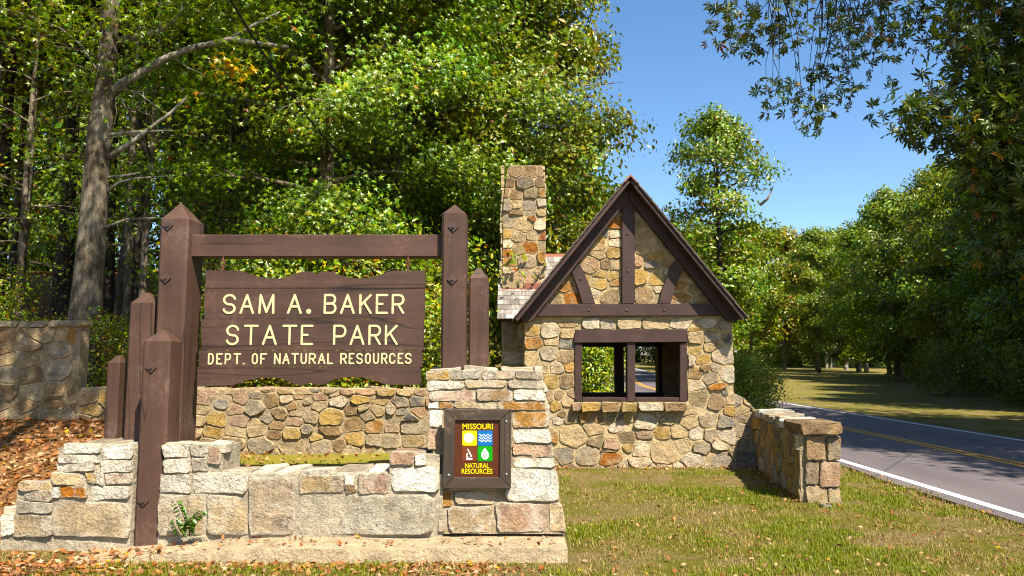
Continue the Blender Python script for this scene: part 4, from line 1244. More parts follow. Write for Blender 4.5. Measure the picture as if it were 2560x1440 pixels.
# chimney
YC = 12.62
cp = [at(1253, 735, YC), at(1363, 735, YC), at(1367, 500, YC), at(1356, 412, YC), at(1270, 412, YC), at(1258, 500, YC)]
mb = MB(); mb.prism([Vector((p.x + (0.015 if i in (0, 4, 5) else -.015), YC + .006, p.z - (.3 if i < 2 else .01))) for i, p in enumerate(cp)], (0, .55, 0))
chim = mb.build('chimney', M['mortar'], house)
CP = Plane((0, YC, 0), (1, 0, 0), (0, 0, 1))
hc = hand_px([(170,90,130,90,'b'),(300,90,130,90,'b'),(370,90,60,80,'p'),(115,190,70,80,'b'),(250,195,190,90,'d'),(385,195,60,90,'b'),(90,280,60,70,'b'),(170,290,120,100,'b'),(300,285,120,80,'v'),(395,285,70,80,'o'),(95,380,70,80,'s'),(180,380,80,80,'t'),(290,385,130,80,'g'),(385,370,80,50,'w'),(190,450,100,30,'b'),(295,455,70,40,'g'),(390,440,70,60,'t'),(110,535,100,90,'g'),(240,560,160,90,'t'),(370,560,90,80,'w'),(305,505,50,40,'r'),(105,630,80,110,'y'),(190,650,110,100,'t'),(320,650,90,90,'t'),(400,660,50,70,'r'),(290,745,120,80,'O'),(110,800,100,50,'O'),(190,760,80,70,'t'),(390,830,50,90,'o'),(115,875,130,60,'o'),(270,875,140,90,'g'),(110,940,100,50,'w'),(260,950,80,50,'g'),(190,1010,80,60,'p'),(300,1025,110,90,'p'),(380,960,80,90,'t'),(140,1075,180,40,'t')], CP, 3.43, 1240, 400)
reg = [(p.x, p.z) for p in cp]
rubble(reg, CP, hc, .18, .12, 'tgtwp', chim, 'stone', .012, .03, seed=37)
LC = Plane((cp[0].x, YC + .57, 0), (0, -1, 0), (0, 0, 1))
rubble([(.0, cp[0].z - .2), (.56, cp[0].z - .2), (.56, cp[3].z), (.0, cp[3].z)], LC, [], .26, .16, 'tgbw', chim, 'stone', .012, .02, seed=38)
RCp = Plane((cp[1].x, YC, 0), (0, 1, 0), (0, 0, 1))
rubble([(.02, cp[0].z - .2), (.56, cp[0].z - .2), (.56, cp[3].z), (.02, cp[3].z)], RCp, [], .26, .16, 'tgbw', chim, 'stone', .012, .02, seed=39)
# brown flashing where chimney meets the wing roof
for (xa, xb, ya_, yb_) in ((1254, 1310, 720, 737), (1310.5, 1362, 708, 735)):
    timber('flashing', [(xa, yb_), (xb, yb_), (xb, ya_), (xa, ya_)], YC - .045, .02, 'copper', None, .002)

# ================================================================== low roadside wall at the right
rw = thing('roadside_wall', 'low stone wall running from the gatehouse corner toward the lawn beside the road', 'stone wall', (3.4, 9.6, 0))
cA = gnd(2004, 1258); cB = gnd(2100, 1262)
yE = cA.y
zt2 = at(2050, 1057, yE).z
fa = Vector((cA.x, yE, 0)); fb = Vector((cB.x, yE, 0))
ra = Vector((at(1893, 1090, YG - .0).x, YG + .1, 0)); rb = Vector((ra.x + (fb.x - fa.x) + .02, YG + .1, 0))
zt3 = zt2 - .03
def quadcore(p, z0, z1, ins=.02):
    c = sum(p, Vector()) / 4
    q = [c + (v - c) * .985 for v in p]
    mb = MB(); mb.add([Vector((v.x, v.y, z0)) for v in q] + [Vector((v.x, v.y, z1)) for v in q], [(3, 2, 1, 0), (4, 5, 6, 7), (0, 1, 5, 4), (1, 2, 6, 5), (2, 3, 7, 6), (3, 0, 4, 7)])
    return mb
rcore = quadcore([fa, fb, rb, ra], -.1, zt3 - .06).build('wall_core', M['mortar_grey'], rw)
EP = Plane((0, yE, 0), (1, 0, 0), (0, 0, 1))
def g1(x0, y0, x1, y1): return (1780 + x0 / 3.273, 860 + y0 / 3.273, 1780 + x1 / 3.273, 860 + y1 / 3.273)
for (r, k) in ((( 752,738,928,955), 'b'), ((938,752,1048,955), 'g'), ((756,958,872,1158), (.27,.205,.135)), ((873,956,1052,1172), 'p'), ((760,1156,948,1318), (.34,.25,.145)), ((942,1172,1052,1318), (.34,.25,.145))):
    stone(rect_px(EP, *g1(*r), 2), EP, k, rcore, 'stone', .006, .028, 18, .03, smear=.82)
capP = Plane((0, yE - .05, 0), (1, 0, 0), (0, 0, 1))
stone(rect_px(capP, *g1(716, 632, 1068, 738), 2), capP, 'b', rcore, 'stone', .002, .03, 18, .025, deep=.5, name='cap_stone', smear=.5)
sd = (fa - ra); SL = Plane(ra, sd, (0, 0, 1))
if SL.n.x > 0: raise RuntimeError('side plane faces the wrong way')
rubble([(0.02, 0), (sd.length - .02, 0), (sd.length - .02, zt3 - .1), (0.02, zt3 - .1)], SL, [], .3, .2, 'ybtyv', rcore, 'stone', .012, .035, seed=41)
sd2 = (rb - fb); SR = Plane(fb, sd2, (0, 0, 1))
rubble([(0.02, 0), (sd2.length - .02, 0), (sd2.length - .02, zt3 - .1), (0.02, zt3 - .1)], SR, [], .34, .2, 'ybtgv', rcore, 'stone', .012, .03, seed=42)
# cap stones running back
N = 8
for i in range(N):
    t0, t1 = .17 + .83 * i / N, .17 + .83 * (i + 1) / N - .006
    a0 = fa.lerp(ra, t0); a1 = fa.lerp(ra, t1); b0 = fb.lerp(rb, t0); b1 = fb.lerp(rb, t1)
    cpn = Plane((0, 0, zt3 - .005 + RS.uniform(-.012, .012)), (1, 0, 0), (0, 1, 0))
    ov = .035
    stone([(a0.x - ov + RS.uniform(-.03, .02), a0.y), (b0.x + ov, b0.y), (b1.x + ov, b1.y), (a1.x - ov + RS.uniform(-.03, .02), a1.y)], cpn, RS.choice('twgt'), rcore, 'stone_pale', .004, .02, 14, .03, deep=.085, name='cap_stone', smear=.7)
# curved buttress joining gatehouse corner and the low wall
bp = [(1842, 985), (1858, 993), (1874, 1008), (1890, 1026), (1896, 1040)]
bx = gx1 - .05
BP2 = Plane((0, YG + .06, 0), (1, 0, 0), (0, 0, 1))
reg = [(bx, -.1), (ra.x + .35, -.1), (ra.x + .35, BP2.px(1896, 1042)[1])] + [BP2.px(*q) for q in reversed(bp)] + [(bx, BP2.px(1838, 984)[1])]
mb = MB(); mb.prism([Vector((u, YG + .068, v - .01)) for u, v in reg], (0, .3, 0))
butt = mb.build('curved_buttress', M['mortar_grey'], rw)
rubble(reg, BP2, [], .22, .17, 'gsgbt', butt, 'stone', .01, .03, seed=43)
# ================================================================== trees
def unit(v): return v / np.maximum(np.linalg.norm(v, axis=-1, keepdims=True), 1e-9)
def leaf_template(kind):
    """flat outline in x (length) and y; returns verts (k,3) and triangles"""
    if kind == 'star':
        v = []
        ang = [0, 36, 72, 108, 144, 180, 216, 252, 288, 324]
        r = [1.0, .36, .92, .34, .7, .2, .7, .34, .92, .36]
        for a, q in zip(ang, r): v.append((q * math.cos(math.radians(a)) * .55 + .1, q * math.sin(math.radians(a)) * .55, -0.26 * q * q))
        f = [(i, (i + 1) % 10, (i - 1) % 10) for i in range(0, 10, 2)] + [(1, 3, 5), (1, 5, 9), (5, 7, 9)]
        return np.array(v), np.array(f)
    if kind == 'oval':
        v = [(-.5, 0, 0), (-.12, -.26, .07), (.25, -.2, .05), (.55, 0, -.08), (.25, .2, .05), (-.12, .26, .07)]
        f = [(0, 1, 2), (0, 2, 3), (0, 3, 4), (0, 4, 5)]
        return np.array(v), np.array(f)
    if kind == 'diamond':
        v = [(-.5, 0, 0), (0, -.3, .08), (.5, 0, -.05), (0, .3, .08)]
        return np.array(v), np.array([(0, 1, 2), (0, 2, 3)])
    if kind == 'hand':            # five long leaflets from one stalk
        V, Fc = [], []
        for a, L in ((0, 1.0), (38, .9), (-38, .9), (85, .6), (-85, .6)):
            c, s = math.cos(math.radians(a)), math.sin(math.radians(a))
            k = len(V)
            for (x, y, z) in ((0, 0, 0), (.5, -.15, .02), (.62, .15, .0), (1.0, 0, -.22)):
                x *= L; y *= L
                V.append((x * c - y * s, x * s + y * c, z * L))
            Fc += [(k, k + 1, k + 3), (k, k + 3, k + 2)]
        return np.array(V) * .62, np.array(Fc)
TEMPL = {k: leaf_template(k) for k in ('star', 'oval', 'diamond', 'hand')}
def leaf_cloud(P, N, size, kind, cols, rs, roll=None):
    """P (n,3) places, N (n,3) leaf normals, size (n,), cols (n,3)"""
    n = len(P)
    t, f = TEMPL[kind]
    nz = unit(N)
    r = unit(rs.normal(size=(n, 3)) if roll is None else roll)
    ax = unit(np.cross(nz, r)); ay = np.cross(nz, ax)
    V = P[:, None, :] + size[:, None, None] * (t[None, :, 0:1] * ax[:, None, :] + t[None, :, 1:2] * ay[:, None, :] + t[None, :, 2:3] * nz[:, None, :])
    k = len(t)
    Fa = (f[None] + (np.arange(n) * k)[:, None, None]).reshape(-1, 3)
    C = np.repeat(cols, k, axis=0)
    return V.reshape(-1, 3), Fa, C
def palette(n, base, rs, var=0.25, autumn=0.0):
    """leaf colours; autumn = share of turned leaves"""
    b = np.array(base)
    idx = rs.randint(0, len(b), n)
    c = b[idx] * (1 + rs.uniform(-var, var, (n, 1)))
    c[:, 0] *= 1 + rs.uniform(-.2, .25, n)
    if autumn:
        m = rs.rand(n) < autumn
        c[m] = np.array([(.30, .13, .02), (.34, .2, .03), (.2, .07, .02)])[rs.randint(0, 3, m.sum())]
    return c
def make_tree(seed, H, r0, base, rx, n_limbs, n_leaf, lsize, kind, cols, autumn=0.0, top=0.25, belly=0.45, csize=0.75, lean=0.0, flat=0.45, up=0.5, low_droop=0.25, spread=None, sub=5, limbr=0.35):
    """returns (trunk MB, leaf arrays): tapered trunk, limbs, twigs and leaves clustered on the twigs"""
    rr = random.Random(seed); rs = np.random.RandomState(seed)
    mb = MB()
    n = 9
    ph = rr.uniform(0, 6.28)
    def trunk_at(t):
        w = 0.12 * math.sin(t * 5 + ph) * t
        return Vector((lean * H * t + w, 0.1 * math.cos(t * 4 + ph) * t - .1 * math.cos(ph) * 0, H * t))
    pts = [trunk_at(i / n) for i in range(n + 1)]
    rad = [r0 * (1 - .93 * (i / n) ** .9) + (0.35 * r0 if i == 0 else 0) for i in range(n + 1)]
    mb.tube([pts[0] - Vector((0, 0, .5))] + pts, [rad[0] * 1.1] + rad, 8)
    cl = []
    def env(t):
        """crown half width at height t of the crown (0..1)"""
        if t < belly: return top + (1 - top) * math.sin(math.pi / 2 * (t / belly)) if low_droop >= 1 else (0.45 + .55 * math.sin(math.pi / 2 * t / belly))
        return max(.12, math.cos(math.pi / 2 * ((t - belly) / (1 - belly)) ** 1.3) * (1 - top * .2) )
    az = rr.uniform(0, 6.28)
    for i in range(n_limbs):
        t = (i + .5) / n_limbs
        h = base + (0.97 - base) * t * .94
        az += 2.399 + rr.uniform(-.4, .4)
        R = rx * env(t) * rr.uniform(.75, 1.15)
        o = trunk_at(h)
        el = math.radians(12 + 45 * t + rr.uniform(-8, 8))
        dirv = Vector((math.cos(az), math.sin(az), 0))
        L = R
        P = []
        for k in range(6):
            s = k / 5
            z = L * s * math.tan(el) * (1 - .35 * s) - low_droop * L * s * s * (1 - t)
            P.append(o + dirv * L * s + Vector((rr.uniform(-.06, .06) * L * s, rr.uniform(-.06, .06) * L * s, z)))
        lr = max(.02, r0 * limbr * (1 - .6 * t))
        mb.tube(P, [lr * (1 - .85 * k / 5) for k in range(6)], 5, False)
        for b in range(sub):
            s = .3 + .7 * (b + rr.random()) / sub
            k = min(4, int(s * 5)); q = P[k].lerp(P[k + 1], s * 5 - k)
            d2 = (P[k + 1] - P[k]).normalized()
            side = Vector((-dirv.y, dirv.x, 0)) * rr.choice((-1, 1)) * rr.uniform(.5, 1.2) + d2 * .8 + Vector((0, 0, rr.uniform(-.3, .5)))
            l2 = L * rr.uniform(.22, .45) * (1.15 - s * .5) + .3
            e = q + side.normalized() * l2
            mid = q.lerp(e, .5) + Vector((0, 0, .06 * l2))
            mb.tube([q, mid, e + Vector((0, 0, -.05 * l2))], [lr * .35, lr * .2, .006], 3, False)
            cl.append((e, side.normalized())); cl.append((mid, side.normalized()))
        cl.append((P[5], dirv))
    C = np.array([c[0][:] for c in cl]); D = np.array([c[1][:] for c in cl])
    nc = len(C)
    w = rs.uniform(.4, 1.6, nc); w /= w.sum()
    ci = rs.choice(nc, n_leaf, p=w)
    g = rs.normal(size=(n_leaf, 3))
    g = g / np.maximum(1, np.linalg.norm(g, axis=1, keepdims=True) / 1.7)
    cs = csize * rs.uniform(.6, 1.35, nc)[ci][:, None]
    # sprays: wide and flat, drooping outward
    off = g * cs * np.array([1, 1, flat])
    off[:, 2] -= 0.25 * np.linalg.norm(off[:, :2], axis=1)
    P = C[ci] + off
    P[:, 2] = np.maximum(P[:, 2], 0.15)
    cen = np.array([lean * H * .5, 0, 0])
    out = P - cen; out[:, 2] = 0; out = unit(out)
    N = np.array([0, 0, up]) + .85 * out + .5 * rs.normal(size=(n_leaf, 3))
    sz = lsize * rs.uniform(.5, 1.35, n_leaf)
    # colour: each spray has its own shade, each leaf a little more
    shade = rs.uniform(.72, 1.3, nc)[ci][:, None]
    tint = rs.normal(size=(nc, 1))[ci] * .14
    c = palette(n_leaf, cols, rs, .22, autumn) * shade
    c[:, 0:1] *= 1 + tint
    V, Fa, Cc = leaf_cloud(P, N, sz, kind, c, rs)
    return mb, (V, Fa, Cc)
PROTO = {}
def proto(key, bark='bark', leaf='leaf', **kw):
    mb, (V, Fa, C) = make_tree(**kw)
    me = bpy.data.meshes.new('trunk'); me.from_pydata([tuple(v) for v in mb.v], [], mb.f); me.update(); me.materials.append(M[bark])
    me.polygons.foreach_set('use_smooth', [True] * len(me.polygons))
    PROTO[key] = (me, np_mesh('crown', V, Fa, M[leaf], C))
def put(key, name, label, cat, x, y, s=1.0, rot=0.0, group=None, tint=(1, 1, 1), z=None, sz=None, dz=0.0):
    t = thing(name, label, cat, (x, y, (tz(x, y) if z is None else z) + dz), group)
    t.rotation_euler = (0, 0, rot); t.scale = (s, s, sz or s)
    a, b = PROTO[key]
    o = link(bpy.data.objects.new('trunk', a), t)
    o = link(bpy.data.objects.new('crown', b), t); o.color = (*tint, 1)
    return t
G_MID = [(.142, .245, .010), (.185, .285, .011), (.245, .335, .014), (.10, .19, .010)]
G_YEL = [(.36, .38, .012), (.42, .39, .015), (.29, .33, .012), (.45, .37, .02)]
G_OLIVE = [(.195, .23, .016), (.245, .26, .018), (.145, .195, .014)]
G_DARK = [(.06, .10, .014), (.085, .125, .016), (.11, .15, .02)]
proto('gum', seed=1, H=15, r0=.2, base=.05, rx=3.5, n_limbs=46, n_leaf=82000, lsize=.12, kind='star', cols=G_MID, autumn=.012, belly=.34, csize=.44, flat=.5, low_droop=.3, sub=7)
proto('gum_high', seed=2, H=17, r0=.22, base=.3, rx=3.6, n_limbs=26, n_leaf=22000, lsize=.14, kind='star', cols=G_MID, autumn=.02, belly=.35, csize=.5, sub=5)
proto('elm', seed=3, H=17, r0=.2, base=.3, rx=3.4, n_limbs=34, n_leaf=42000, lsize=.13, kind='oval', cols=G_YEL, autumn=.05, belly=.35, csize=.45, flat=.6, sub=6)
proto('oak', seed=4, H=13, r0=.2, base=.32, rx=2.15, n_limbs=30, n_leaf=36000, lsize=.135, kind='oval', cols=G_OLIVE, autumn=.06, belly=.42, csize=.42, flat=.6, sub=6)
proto('tall', 'bark_dark', seed=5, H=22, r0=.24, base=.42, rx=4.3, n_limbs=26, n_leaf=26000, lsize=.34, kind='oval', cols=G_MID + G_OLIVE, autumn=.05, belly=.4, csize=.9, sub=5)
proto('sapling', 'bark', seed=6, H=9, r0=.085, base=.2, rx=1.5, n_limbs=16, n_leaf=800, lsize=.12, kind='star', cols=G_MID, autumn=.06, belly=.45, csize=.5, sub=3)
proto('shrub', 'bark', seed=7, H=1.9, r0=.03, base=.05, rx=1.0, n_limbs=18, n_leaf=4200, lsize=.085, kind='oval', cols=G_MID + G_OLIVE + G_YEL[:1], autumn=.05, belly=.5, csize=.3, sub=4, flat=.7)
proto('edge', 'bark', seed=8, H=13, r0=.17, base=.13, rx=3.3, n_limbs=32, n_leaf=30000, lsize=.2, kind='oval', cols=G_MID + G_OLIVE[2:], autumn=.015, belly=.36, csize=.52, flat=.6, sub=6)
proto('edge_slim', 'bark', seed=18, H=15, r0=.16, base=.15, rx=2.5, n_limbs=30, n_leaf=22000, lsize=.2, kind='oval', cols=G_MID + G_OLIVE, autumn=.02, belly=.4, csize=.5, flat=.7, sub=5)
proto('far', 'bark_pale', seed=9, H=19, r0=.24, base=.26, rx=4.2, n_limbs=30, n_leaf=16000, lsize=.42, kind='diamond', cols=G_OLIVE + G_MID, autumn=.04, belly=.4, csize=1.0, flat=.65, sub=6)
proto('poplar', 'bark_dark', seed=10, H=19.5, r0=.30, base=.30, rx=3.0, n_limbs=24, n_leaf=14500, lsize=.27, kind='oval', cols=G_OLIVE + G_MID, autumn=.02, belly=.5, csize=.6, flat=.9, sub=5, up=.5, limbr=.42)

ORD = ['first', 'second', 'third', 'fourth', 'fifth', 'sixth', 'seventh', 'eighth', 'ninth', 'tenth', 'eleventh', 'twelfth', 'thirteenth', 'fourteenth', 'fifteenth', 'sixteenth', 'seventeenth', 'eighteenth', 'nineteenth', 'twentieth', 'twenty-first', 'twenty-second']
PI = math.pi
# --- the sunlit wood edge behind the sign
put('gum', 'sweetgum_tree', 'bright green star-leaved tree drooping low just behind the sign beam', 'tree', -3.7, 14.4, 1.0, 0.3)
put('gum', 'sweetgum_tree', 'star-leaved green tree behind the right sign post, left of the chimney', 'tree', -2.5, 16.2, 1.0, 2.2)
put('elm', 'elm_tree', 'tall yellow-green tree rising behind the chimney to the top of the picture', 'tree', -1.5, 17.8, 1.0, 0.9)
put('oak', 'oak_tree', 'dense olive-green tree leaning into the open sky behind the gatehouse roof', 'tree', 0.35, 16.6, .95, 0.0)
put('elm', 'elm_tree', 'yellow-green tree between the star-leaved trees, higher up the slope behind the sign', 'tree', -3.6, 19.0, 1.0, 4.0)
put('gum_high', 'sweetgum_tree', 'star-leaved tree with a high crown to the right of the big pale trunk', 'tree', -4.4, 18.6, 1.0, 1.2)
# --- the big trunk with its pale limbs
big = thing('big_oak_tree', 'big old tree with thick grey trunk and one long pale limb reaching right', 'tree', (0, 0, 0))
YK = 11.6
def kp3(px, py, dy=0): return at(px, py, YK + dy)
bz0 = tz(kp3(220, 700).x, YK)
bx_ = kp3(218, 700).x
big.location = (bx_, YK, bz0)
mb = MB()
tp = [Vector((bx_ - .05, YK, bz0 - .4)), Vector((bx_ - .02, YK, bz0 + .2)), kp3(222, 690), kp3(232, 560), kp3(242, 440), kp3(250, 320), kp3(266, 200), kp3(272, 80), kp3(280, -60), kp3(300, -300), kp3(300, -700)]
tr_ = [.33, .28, .215, .198, .195, .175, .152, .14, .13, .10, .03]
mb.tube(tp, tr_, 12)
lb = MB()
def limb(pts, r0, r1):
    k = len(pts)
    lb.tube([kp3(*p) for p in pts], [r0 + (r1 - r0) * i / (k - 1) for i in range(k)], 7)
limb([(268, 245), (300, 214), (340, 190), (380, 165), (430, 140), (480, 120), (520, 112), (575, 98, -.3), (640, 108, -.4), (720, 118, -.5)], .085, .03)
limb([(575, 98, -.3), (640, 60, -.3), (700, 30, -.3)], .04, .015)
limb([(272, 395), (300, 375), (345, 345), (390, 310), (430, 280), (470, 240)], .05, .02)
limb([(275, 338), (330, 330), (390, 328), (450, 326)], .035, .012)
limb([(270, 445), (310, 440), (350, 432)], .035, .015); limb([(268, 480), (300, 455), (340, 446), (420, 440)], .03, .01)
limb([(275, 105), (330, 92), (395, 80), (440, 50), (460, 10)], .05, .02); limb([(290, 112), (340, 95), (370, 78)], .04, .03)
limb([(240, 60), (200, 110), (150, 70), (60, 35), (0, 20)], .025, .012)
limb([(200, 110), (240, 170), (290, 220), (350, 235), (385, 262), (430, 290)], .018, .006)
limb([(262, 570), (320, 548), (395, 545)], .03, .012)
for q in ([(300, 214), (330, 228), (358, 230), (362, 262)], [(290, 225), (310, 262), (330, 290)], [(285, 230), (292, 280), (283, 320)], [(430, 140), (470, 170), (520, 190)], [(520, 150), (545, 175), (580, 195)]): limb(q, .012, .004)
mb.build('trunk', M['bark'], big, True)
lb.build('limbs', M['bark_pale'], big, True)
rs = np.random.RandomState(77)
def sprays(cent, n_per, rad, lsize, kind, cols, seed, autumn=0.0, flat=.45, up=.8, outc=None):
    rs = np.random.RandomState(seed)
    C = np.array([c[:] for c in cent]); n = len(C) * n_per
    ci = np.repeat(np.arange(len(C)), n_per)
    g = rs.normal(size=(n, 3)); g /= np.maximum(1, np.linalg.norm(g, axis=1, keepdims=True) / 1.7)
    P = C[ci] + g * rad * rs.uniform(.7, 1.3, len(C))[ci][:, None] * np.array([1, 1, flat])
    N = np.array([0, -.25, up]) + .55 * rs.normal(size=(n, 3))
    c = palette(n, cols, rs, .25, autumn) * rs.uniform(.75, 1.25, len(C))[ci][:, None]
    return leaf_cloud(P, N, lsize * rs.uniform(.65, 1.25, n), kind, c, rs)
rr = random.Random(9)
cent = [kp3(a, b, d) for a, b, d in [(60, 25, 0), (20, 30, -.3), (110, 50, 0), (150, 60, .2), (190, 60, -.4), (240, 40, -.6), (280, 20, -.6), (330, 40, .3), (420, 40, 0), (470, 20, .2), (520, 95, .3), (560, 70, .2), (600, 165, -.5), (640, 120, -.8), (720, 130, -.7), (700, 40, -.3), (590, 190, -.6), (540, 230, -.8), (450, 260, .4), (480, 330, .3), (330, 120, .5), (145, 130, .2), (140, 370, .5), (150, 365, .3), (400, 170, .6), (360, 60, .8), (30, 110, .4)]]
for i in range(60):       # bough reaching forward above the picture: shades the wood edge
    cent.append(Vector((-7.6 + rr.gauss(0, 1.0), 8.6 + rr.gauss(0, 1.1), rr.uniform(8.2, 11))))
for i in range(18):
    cent.append(Vector((-4.8 + rr.gauss(0, .9), 8.0 + rr.gauss(0, .8), rr.uniform(9, 12))))
for i in range(90):       # the crown above the picture
    cent.append(Vector((bx_ + rr.gauss(.5, 2.4), YK + rr.gauss(0.4, 2.0), rr.uniform(8.2, 15))))
V, Fa, C = sprays(cent, 62, .42, .14, 'star', G_MID + G_YEL[2:3], 5, .02)
yc = [kp3(590, 165, -.8), kp3(612, 180, -.8), kp3(575, 150, -.8), kp3(600, 195, -.8), kp3(560, 175, -.7)]
V3, F3, C3 = sprays(yc, 16, .15, .15, 'star', [(.62, .40, .03), (.55, .42, .03), (.6, .3, .03)], 31)
Fa = np.concatenate([Fa, F3 + len(V)]); V = np.concatenate([V, V3]); C = np.concatenate([C, C3])
me = np_mesh('crown', V - np.array(big.location), Fa, M['leaf'], C)
link(bpy.data.objects.new('crown', me), big)
# --- canopy trees up the slope on the left: dark inside
TALL = [(-8.4, 16.2), (-10.8, 19.5), (-12.6, 15.2), (-13.4, 22.0), (-16.5, 18.0), (-9.0, 24.0), (-6.0, 22.5), (-17.5, 25.0), (-20.5, 21.0), (-12.0, 28.0), (-4.0, 26.0), (-7.5, 31.0), (-15.5, 33.0), (-3.4, 25), (-10.5, 37.0), (-21.0, 31.0), (-2.5, 33.0), (-15.0, 12.5), (-2.4, 29.5), (-25.0, 27.0), (-4.5, 39)]
TALL.sort(key=lambda q: q[0] / q[1])
for i, (x, y) in enumerate(TALL):
    put('tall', 'woodland_tree', 'tall dark-barked tree in the shaded wood behind the sign, %s trunk from the left' % ORD[i], 'tree', x, y, 1.0 + .12 * math.sin(i * 3.1), i * 1.7, 'tall trees inside the left wood', tint=(1 - .12 * (i % 3), 1, 1))
SAP = [(-9.2, 13.8), (-10.4, 15.6), (-11.6, 13.4), (-7.6, 14.6), (-12.2, 17.0), (-9.6, 18.2), (-8.2, 19.6), (-14.2, 16.4), (-11.0, 22.0), (-13.6, 19.0), (-7.0, 18.0), (-15.6, 21.0), (-5.6, 16.8), (-10.2, 25.5), (-13.2, 25.0), (-8.0, 27.0), (-16.0, 15.0), (-6.6, 13.2), (-12.9, 14.2), (-17.8, 20.5)]
SAP.sort(key=lambda q: q[0] / q[1])
for i, (x, y) in enumerate(SAP):
    put('sapling', 'sapling_tree', 'thin young tree with sparse leaves in the left wood, %s from the left' % ORD[i], 'sapling', x, y, .85 + .3 * ((i * 7) % 5) / 5, i * 2.3, 'saplings in the left wood')
# --- shrubs behind the walls
SHR = [(-8.6, 11.4, .75), (-6.4, 11.4, .6), (-4.9, 11.0, .6), (-4.0, 11.4, .85), (-3.0, 11.1, .75), (-2.2, 11.5, .8), (-1.5, 12.2, .85), (-2.7, 12.8, 1.15), (-4.4, 13.0, 1.15), (-1.2, 13.6, 1.2), (-0.5, 14.6, 1.25), (-9.6, 13.4, .8), (-10.4, 10.8, .7)]
SHR.sort(key=lambda q: q[0] / q[1])
for i, (x, y, s) in enumerate(SHR):
    put('shrub', 'understory_shrub', 'leafy green shrub behind the stone wall, %s from the left end of the wall' % ORD[i], 'shrub', x, y, s, i * 1.9, 'shrubs behind the stone wall', tint=(1 + .15 * (i % 2), 1, 1))
# --- through the window and beside the gatehouse
proto('bush', 'bark', seed=17, H=2.4, r0=.03, base=.05, rx=1.15, n_limbs=34, n_leaf=17000, lsize=.10, kind='oval', cols=G_MID + G_YEL[:2], belly=.45, csize=.36, sub=5, flat=.8)
put('bush', 'roadside_bush', 'bright green bush seen through the gatehouse window beside the road', 'bush', 1.75, 23.5, 1.12, .4)
put('bush', 'roadside_bush', 'bright green bush behind another one, seen through the left window opening', 'bush', 2.0, 27.0, 1.2, 2.4)
put('bush', 'roadside_bush', 'dark green bush standing against the gatehouse right corner', 'bush', at(1856, 950, 20).x + .1, 20, .62, 1.4)
# --- right of the road
put('poplar', 'poplar_tree', 'tall open-crowned tree standing alone against the blue sky right of the gable', 'tree', 14.2, 50, 1.0, 1.0)
FAR = [(15.2, 58, .62), (18.0, 64, .72), (21, 74, .8), (24, 86, .88), (29, 90, .95), (34, 93, .95), (39, 95, .95), (21, 95, .95), (44, 98, 1.0), (26.5, 97, 1.0)]
FAR.sort(key=lambda q: q[0] / q[1])
for i, (x, y, s) in enumerate(FAR):
    put('far', 'far_tree', '%s tree at the far edge of the lawn, %s from the gable' % (['olive-green', 'yellow-brown', 'reddish brown', 'yellow-green', 'dark green'][i % 5], ORD[i]), 'tree', x, y, s, i * 1.3, 'trees at the far edge of the lawn', tint=[(.8, .9, 1), (1.0, .95, .9), (1.25, .85, .9), (.9, 1.0, 1), (.65, .85, 1)][i % 5])
BACKT = [(10 + 4.1 * i + 1.5 * math.sin(i * 2.2), 113 + 7 * (i % 3) + 2 * math.sin(i), 0.85 + .12 * math.sin(i * 1.7)) for i in range(14)]
BACKT += [(-2 - 5 * i, 60 + 8 * (i % 3) + 3 * i, .9) for i in range(9)] + [(-6 + 6 * i, 118 + 5 * (i % 2), 1.0) for i in range(3)] + [(3 - 3.2 * i, 42 + 3 * (i % 3), .8) for i in range(7)]
for i, (x, y, s) in enumerate(BACKT):
    put('far', 'far_tree', 'pale-trunked tree of the distant wood beyond the road and the lawn', 'tree', x, y, s, i * 2.1, 'trees of the distant wood', tint=[(.9, 1, 1), (1.1, 1, 1), (.8, .9, 1)][i % 3])
EDGE = [(18.3, 22.5, .92), (20.4, 27, .95), (23.2, 32, 1.0), (26.8, 38, 1.0), (30.4, 44.5, 1.05), (29.5, 51, 1.05), (30, 58, 1.2), (34.5, 66, 1.25), (37.5, 74, 1.2), (41, 88, 1.35), (33, 80, 1.1), (22, 23.5, 1.05), (24.5, 28.0, 1.1), (25, 36, 1.1), (29, 46, 1.15), (34, 56, 1.2), (22.5, 22, 1.2), (40, 84, 1.2), (26, 30, 1.2), (31, 40, 1.2)]
EDGE.sort(key=lambda q: -q[0] / q[1])
for i, (x, y, s) in enumerate(EDGE):
    put(['edge', 'edge_slim', 'edge'][(i * 7) % 3], 'roadside_tree', 'leafy green tree along the far side of the road, %s counted from the nearest' % ORD[i], 'tree', x, y, s, i * 1.1, 'trees along the right side of the road', tint=[(1, 1, 1), (1.3, 1.1, .9), (.85, .95, 1), (1.1, 1.05, 1)][i % 4])
proto('backing', 'bark_dark', seed=14, H=17, r0=.2, base=.03, rx=5.0, n_limbs=30, n_leaf=9000, lsize=.5, kind='diamond', cols=G_OLIVE + G_MID, autumn=.03, belly=.4, csize=1.2, flat=.7, sub=5)
BK_ = [(-8 + 6.2 * i, 138 + 6 * (i % 3), .9 + .15 * math.sin(i * 2.3)) for i in range(17)]
BK_ += [(24 + 2.2 * i, 27 + 6.5 * i, .62) for i in range(8)]
BK_ += [(-4 + 3.6 * i, 127 + 3 * (i % 2), .55) for i in range(20)]
BK_ += [(-12 - 5.2 * i, 42 + 4 * (i % 3) + 1.5 * i, 1.0) for i in range(9)] + [(-7 + 4.0 * i, 52 + 4 * (i % 2), .8) for i in range(3)]
for i, (x, y, s) in enumerate(BK_):
    put('backing', 'dense_tree', 'dense leafy tree closing the view at the back of the wood', 'tree', x, y, s, i * 1.9, 'dense trees at the back of the wood', tint=[(.8, .9, 1), (1, 1, 1), (.7, .85, 1)][i % 3])
